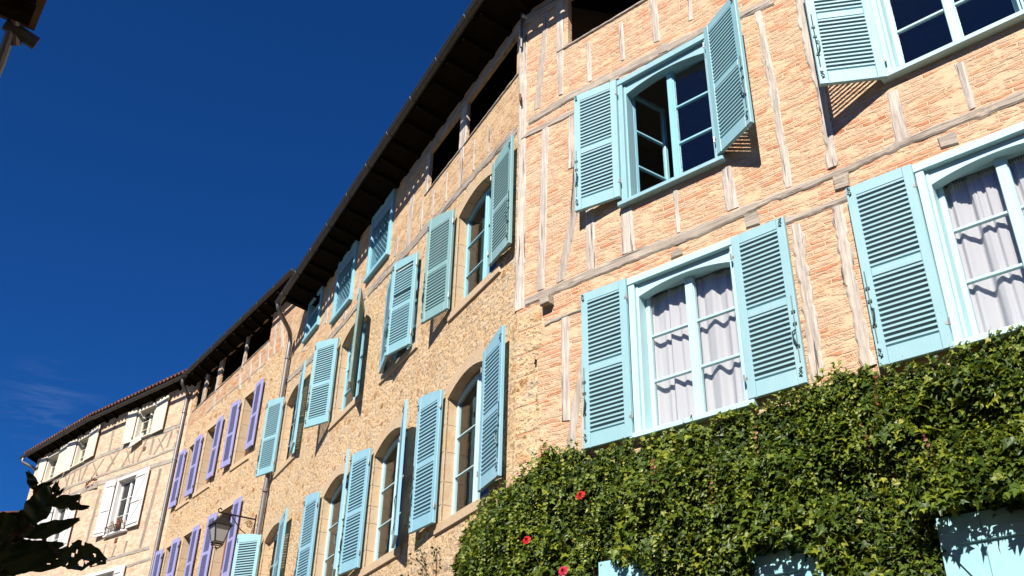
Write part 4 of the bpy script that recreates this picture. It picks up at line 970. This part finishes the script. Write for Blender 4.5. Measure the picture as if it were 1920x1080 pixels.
# Boston-ivy leaf: three pointed lobes, folded on its midrib
LEAF = [(0,0,0),(-.18,.10,0.02),(-.44,.12,.0),(-.34,-.10,.05),(-.52,-.34,.0),(-.22,-.42,.06),(0,-1.0,-.06),(.22,-.42,.06),(.52,-.34,.0),(.34,-.10,.05),(.44,.12,.0),(.18,.10,.02),(0,-.38,-.03)]
LF = [(12,0,1),(12,1,3),(1,2,3),(12,3,5),(3,4,5),(12,5,6),(12,6,7),(12,7,9),(7,8,9),(12,9,11),(9,10,11),(12,11,0)]
SMALL = [(0,0,0),(-.30,-.22,.05),(-.34,-.52,.03),(0,-1.,-.05),(.34,-.52,.03),(.30,-.22,.05),(0,-.45,-.04)]
SF = [(6,0,1),(6,1,2),(6,2,3),(6,3,4),(6,4,5),(6,5,0)]
def add_leaf(b, k, p, size, out, droop, spin, T=LEAF, F=LF):
    """leaf hanging at p=(u,y,z) in facade k: out = lean off the wall, droop = tip angle"""
    m = Matrix.Rotation(spin,3,'Y') @ Matrix.Rotation(droop,3,'X') @ Matrix.Rotation(out,3,'Z')
    n = len(b.v); a = R(AZ[k]-AZ['A']); o = W(k,*p); ia = R(-AZ['A']); dv = o-Vector(W('A',2.5,-.05,0)); c, s = math.cos(ia), math.sin(ia)
    ox, oy, oz = c*dv.x-s*dv.y, s*dv.x+c*dv.y, dv.z; ca, sa = math.cos(a), math.sin(a)
    for x,y,z in T:
        q = m @ Vector((x*size, -z*size, y*size)); b.v.append((ox+ca*q.x-sa*q.y, oy+sa*q.x+ca*q.y, oz+q.z))
    b.f += [tuple(i+n for i in f) for f in F]
def clear(u, z):
    """the plank shutters the creeper has been cut back from"""
    return (4.27 < u < 4.93 and z < 3.87-.10*(u-4.3)) or (2.76 < u < 3.24 and z < 3.80+.03*math.sin(u*9)) or (1.12 < u < 1.66 and z < 4.06-.42*(u-1.2))
outer, inner, young, red = MB(), MB(), MB(), MB()
def density(k, u0, u1, z0, top, n, q):
    for i in range(n):
        u = lr.uniform(u0,u1); zt = top(u)+.05*noise.noise((u*6,0,q))+.03*noise.noise((u*17,3,q)); z = zt-abs(lr.uniform(0,1))*(zt-z0)
        d = bulge(u,z,q)*min(1.,.30+(zt-z)*1.5); lay = lr.random()
        if k == 'A' and (clear(u,z) or clear(u-.69*d,z+.3*d)): continue
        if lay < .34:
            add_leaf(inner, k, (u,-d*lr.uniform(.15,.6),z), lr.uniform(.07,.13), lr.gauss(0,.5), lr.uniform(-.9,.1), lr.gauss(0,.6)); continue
        sz = lr.choice((.030,.036,.042,.048,.064))*lr.uniform(.85,1.15)
        if noise.noise((u*.8+3,z*.8,q)) > .12-.12*(u > 3): sz *= 1.35+.3*(u > 3.2)
        add_leaf(outer, k, (u,-d*lr.uniform(.75,1.25)-.01,z), sz, lr.gauss(0,.6), lr.gauss(-.75,.45), lr.gauss(0,.7))
density('A', 0., 7.0, 2.6, lambda u: interp(TOP_A,u), 42000, 2.)
density('B', -1.15, .12, 3.3, lambda u: interp(TOP_B,u), 5200, 8.)
# sprays hanging over the heads of the plank shutters
for (ua,ub,zl,n) in ((4.2,5.0,3.80,700),(2.70,3.30,3.78,260),(1.5,1.75,3.95,50)):
    for i in range(n):
        u = lr.uniform(ua,ub); t = lr.random()**.7; z = zl+.50*t-.05*noise.noise((u*9,1,1))
        add_leaf(outer, 'A', (u,-.16-.22*(1-t)*lr.uniform(.3,1.2),z), lr.choice((.04,.06,.08,.10)), lr.gauss(0,.6), lr.gauss(-.75,.45), lr.gauss(0,.7))
# hanging runners of small pale leaves
for i in range(150):
    u = lr.uniform(-.5,6.6); k = 'A' if u > 0 else 'B'
    zt = interp(TOP_A if k == 'A' else TOP_B, u)-lr.uniform(.02,1.1); ln_ = lr.uniform(.15,.75); d = bulge(u,zt,2.)+.07; ph = lr.uniform(0,6); r_ = lr.random()
    bb = red if r_ < .06 else young; n = int(ln_/.022)
    if clear(u,zt-ln_*.6) or clear(u-.15,zt-ln_) or clear(u-.15,zt-ln_*.5): continue
    for j in range(n):
        z = zt-ln_*j/n; uu = u+.03*math.sin(ph+z*7); s = (1 if j%2 else -1)
        if lr.random() < .15: continue
        add_leaf(bb, k, (uu+s*.012,-d-.02*j/n,z), lr.uniform(.022,.042)*(1.2-.6*j/n), s*.5+lr.gauss(0,.3), lr.gauss(-.8,.4), s*.9+lr.gauss(0,.3), SMALL, SF)
# young shoots standing up along the top edge
for i in range(150):
    u = lr.uniform(-1.0,6.8); k = 'A' if u > 0 else 'B'; zt = interp(TOP_A if k == 'A' else TOP_B, u)
    for j in range(lr.randint(2,6)):
        add_leaf(young if lr.random() < .35 else outer, k, (u+lr.gauss(0,.03),-.06-lr.uniform(0,.06),zt+j*.018), lr.uniform(.03,.06), lr.gauss(0,.7), lr.gauss(-.5,.5), lr.gauss(0,1.))
# reddening tips at the left edge
for (u, zt, n) in ((.50,5.42,26),(.13,5.20,12),(-.50,4.86,26),(-.42,4.9,20),(-.70,4.62,24),(-.80,4.4,20),(-.60,4.72,18)):
    k = 'A' if u > 0 else 'B'
    for j in range(n): add_leaf(red, k, (u+lr.gauss(0,.03),-.05-lr.uniform(0,.08),zt-lr.uniform(0,.20)), lr.uniform(.02,.045), lr.gauss(0,.7), lr.gauss(-.7,.4), lr.gauss(0,.8), SMALL, SF)
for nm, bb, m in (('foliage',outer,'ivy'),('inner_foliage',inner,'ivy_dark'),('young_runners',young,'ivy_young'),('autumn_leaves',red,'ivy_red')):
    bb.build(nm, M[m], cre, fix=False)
b = MB()
for i in range(46):
    u = lr.uniform(.1,6.8); z = 1.0; pts = []; dx = lr.gauss(0,.12)
    zt = interp(TOP_A,u)-.15
    if 4.2 < u < 4.95 or 2.7 < u < 3.3 or 1.1 < u < 1.7: continue
    for j in range(12): pts.append((u-2.5+dx*j/11+.05*math.sin(j*1.3+i), .02-.03*lr.random(), z+(zt-z)*j/11))
    b.tube(pts, .012, 5, r1=.004)
b.build('stems', M['twig'], cre)

# ================================================================== climbing rose at the creeper's left foot
ro = empty('climbing_rose', W('B',-1.2,-.35,0), AZ['B'], 'climbing rose with dark twigs left of the creeper and three red blooms', 'rose')
oB = W('B',-1.2,-.35,0); ib = Matrix.Rotation(R(-AZ['B']),3,'Z')
tw, lf = MB(), MB()
paths = [[(-1.0,-.3,3.3),(-1.25,-.32,3.9),(-1.45,-.34,4.38),(-1.60,-.34,4.6),(-1.75,-.33,4.76)],[(-1.25,-.32,3.9),(-1.65,-.36,4.25),(-1.9,-.36,4.4),(-2.08,-.36,4.42)],[(-1.45,-.34,4.38),(-1.75,-.3,4.55),(-2.05,-.3,4.66)],[(-1.1,-.3,3.6),(-1.05,-.38,4.1),(-1.02,-.4,4.42),(-1.10,-.38,4.52)],[(-1.2,-.3,3.8),(-1.35,-.4,4.2),(-1.42,-.4,4.45)]]
for P in paths:
    pts = [ib @ (W('B',*p)-oB) for p in P]; pts = smooth_path(pts,4); tw.tube(pts, .010, 5, r1=.003)
    for p in pts[5:]:
        for q in range(4):
            c = p+Vector((jit(.06),jit(.05),jit(.05))); ax = Vector((jit(1),jit(1),jit(.6)-.3)).normalized()*rnd.uniform(.035,.06); sd_ = ax.cross(Vector((0,1,.3))).normalized()*ax.length*.36
            lf.add([c, c+ax*.4+sd_, c+ax, c+ax*.4-sd_], [(0,1,2),(0,2,3)])
tw.build('stems', M['twig'], ro); lf.build('foliage', M['rose_leaf'], ro, fix=False)
for (u,z,m,sz) in ((1.168,4.583,'rose',.048),(0.499,4.270,'rose',.045),(0.949,3.904,'rose_pink',.05)):
    b = MB(); c = ib @ (W('A',u,-.36,z)-oB)
    dirn = (ib @ (Vector((0,0,1.6))-W('A',u,-.36,z))).normalized()*.6+Vector((0,-.5,.5)); dirn.normalize(); q = dirn.to_track_quat('Z','Y').to_matrix()
    for ring in range(5):
        n = 5+ring; r0 = sz*(.18+.19*ring)
        for i in range(n):
            a = 6.283*i/n+ring*.7+jit(.15); tl = .15+.24*ring; P = []
            for j in range(4):
                rr = r0*(.55+.5*j/3)*(1+.06*jit(1)); zz = sz*(.55-.10*ring)*(j/3)*(1.25-tl*(j/3))+sz*.05*jit(1)
                for s in (-1,-.35,.35,1): P.append(q @ Vector((math.cos(a+s*3.6/n)*rr, math.sin(a+s*3.6/n)*rr, zz-.012*abs(s)*j/3))+c)
            b.add(P, [(j*4+s,j*4+s+1,j*4+s+5,j*4+s+4) for j in range(3) for s in range(3)])
    b.build('flower', M[m], ro, fix=False)
    s = MB(); s.tube([c-q @ Vector((0,0,.02)), c+Vector((.02,.06,-.1)), c+Vector((.05,.16,-.3))], .005, 5); s.build('flower_stalk', M['rose_leaf'], ro)

# ================================================================== house behind the camera, its eaves overhead
a2 = 125.24; out = Vector((math.sin(R(a2)), -math.cos(R(a2)), 0)); p0 = Vector((-3.75,5.56,0))-out*.56
hN = empty('opposite_house', p0, a2, 'house whose dark boarded eaves and gutter end show in the top left corner', 'house')
b = MB(); b.wall([(-15,0),(-.30,0),(-.30,7.15),(-15,7.15)], [[(-9,1.0),(-8,1.0),(-8,2.6),(-9,2.6)]], 0., .2); b.box(-15,-.30,.25,7.0,0,7.15)
b.build('wall', M['rubble_rough'], hN)
eaves(hN, -15, 0., .55, 7.06, .30, 3.6, .5, wood='brown_boards', drop=.02, tin=.075)
loc_ = lambda p: Matrix.Rotation(R(-a2),3,'Z') @ (Vector((0,0,1.6))+(Vector(p)-Vector((0,0,1.6)))*.945-p0)
b = MB(); ends = [loc_((-4.085,5.845,7.335)), loc_((-3.965,5.945,7.300))]
ax = (ends[1]-ends[0]).normalized()
b.tube([ends[0]-ax*.10, ends[1]], .055, 10); b.build('gutter', M['gutter'], hN)
pipe(hN, [loc_((-4.080,5.70,7.47)), loc_((-4.094,5.76,7.41)), loc_((-4.107,5.915,7.245))], .042, 'outlet_pipe')
pipe(hN, [loc_((-3.99,5.62,7.60)), loc_((-4.042,5.695,7.512)), loc_((-4.219,5.969,7.104)), loc_((-4.40,6.20,6.70))], .040, 'downpipe')
b = MB(); b.box(-.34,-.22,-.50,.4,6.90,7.02); b.box(-.36,-.24,.2,6.5,7.15,7.35); b.build('verge_beam', M['dark_wood'], hN)

# ================================================================== broad-leaved shrub in the lower left corner, shaded by that house
sh = empty('broadleaf_shrub', (-1.55,2.0,0), 0, 'dark broad-leaved evergreen branch with insect holes, close by in the lower left corner', 'shrub')
b = MB(); o = Vector((-1.55,2.0,0)); br = random.Random(5); camp = Vector((0,0,1.6))
for i, (p, q, w) in enumerate(FG_LEAVES):
    p, q = Vector(p), Vector(q); ax = q-p; L_ = ax.length; t = ax.normalized(); view = (camp-(p+q)/2).normalized()
    nrm = (view-t*view.dot(t)).normalized(); nrm = (Matrix.Rotation(br.uniform(-.45,.45),3,t) @ nrm).normalized(); sd_ = t.cross(nrm)
    nL, nW = 40, 18; V = []
    for a in range(nL+1):
        f = a/nL; hw = w*.5*(math.sin(math.pi*min(1,f*.94+.03)**.85)**.75)*(1-.25*f*f)+.0015
        for c in range(nW+1):
            s = c/nW*2-1; wav = 1+.05*math.sin(a*.68+i)+.05*noise.noise((a*.3,i,2))
            V.append(p+t*L_*f+sd_*hw*s*wav+nrm*(abs(s)*hw*.28-.05*L_*(2*f-1)**2+.004*math.sin(a*.36+s*3))-o)
    hl = set(); spots = {11:((.26,.42,.05),(.33,.30,.035),(.52,.70,.075),(.60,.62,.05),(.72,.30,.04),(.22,.80,.03),(.80,.85,.06),(.68,.95,.06),(.14,.05,.05),(.42,.02,.04),(.90,.60,.03)), 8:((.76,.55,.03),(.45,.85,.025))}.get(i, ())
    for (fa, fc, fr_) in spots:
        for a in range(nL):
            for c in range(nW):
                dd = math.hypot((a/nL-fa)*1.5, (c/nW-fc)*.8)*(1+.35*noise.noise((a*.6,c*.6,fa*40)))
                if dd < fr_: hl.add((a,c))
    b.add(V, [(a*(nW+1)+c,a*(nW+1)+c+1,(a+1)*(nW+1)+c+1,(a+1)*(nW+1)+c) for a in range(nL) for c in range(nW) if (a,c) not in hl])
b.build('foliage', M['fg_leaf'], sh, smooth=True, fix=False)
b = MB(); P = [Vector((0,0,0)), Vector((-.05,.0,.9))]+[Vector(p)-o for p in FG_STEM]
b.tube(smooth_path(P,5), .014, 7, r1=.006)
for p, q, w in FG_LEAVES[:]: 
    p = Vector(p)-o; near = min((Vector(s)-o for s in FG_STEM), key=lambda s: (s-p).length); b.tube([near,(near+p)/2+Vector((0,0,-.01)),p], .004, 5)
b.build('stem', M['twig'], sh)

# ================================================================== a tiled house beyond the end of the row
fh = empty('distant_house', (-25.2,42.3,0), -38, 'low red-tiled house in shade beyond the far left end of the row', 'house')
b = MB(); b.wall([(-9,0),(4.2,0),(4.2,13.0),(-9,13.0)], [], 0.); b.box(-9,4.2,.1,8,0,13.0); b.build('wall', M['rubble'], fh)
eaves(fh, -9.3, 4.5, .4, 13.2, .30, 4.2, .6)
for nm_, z_ in (('shutter',9.6),):
    shutter(fh, 2.0, 10.2, 1.6, .6, 1, 1, 'brown_wood', 'plank', hooks=False)
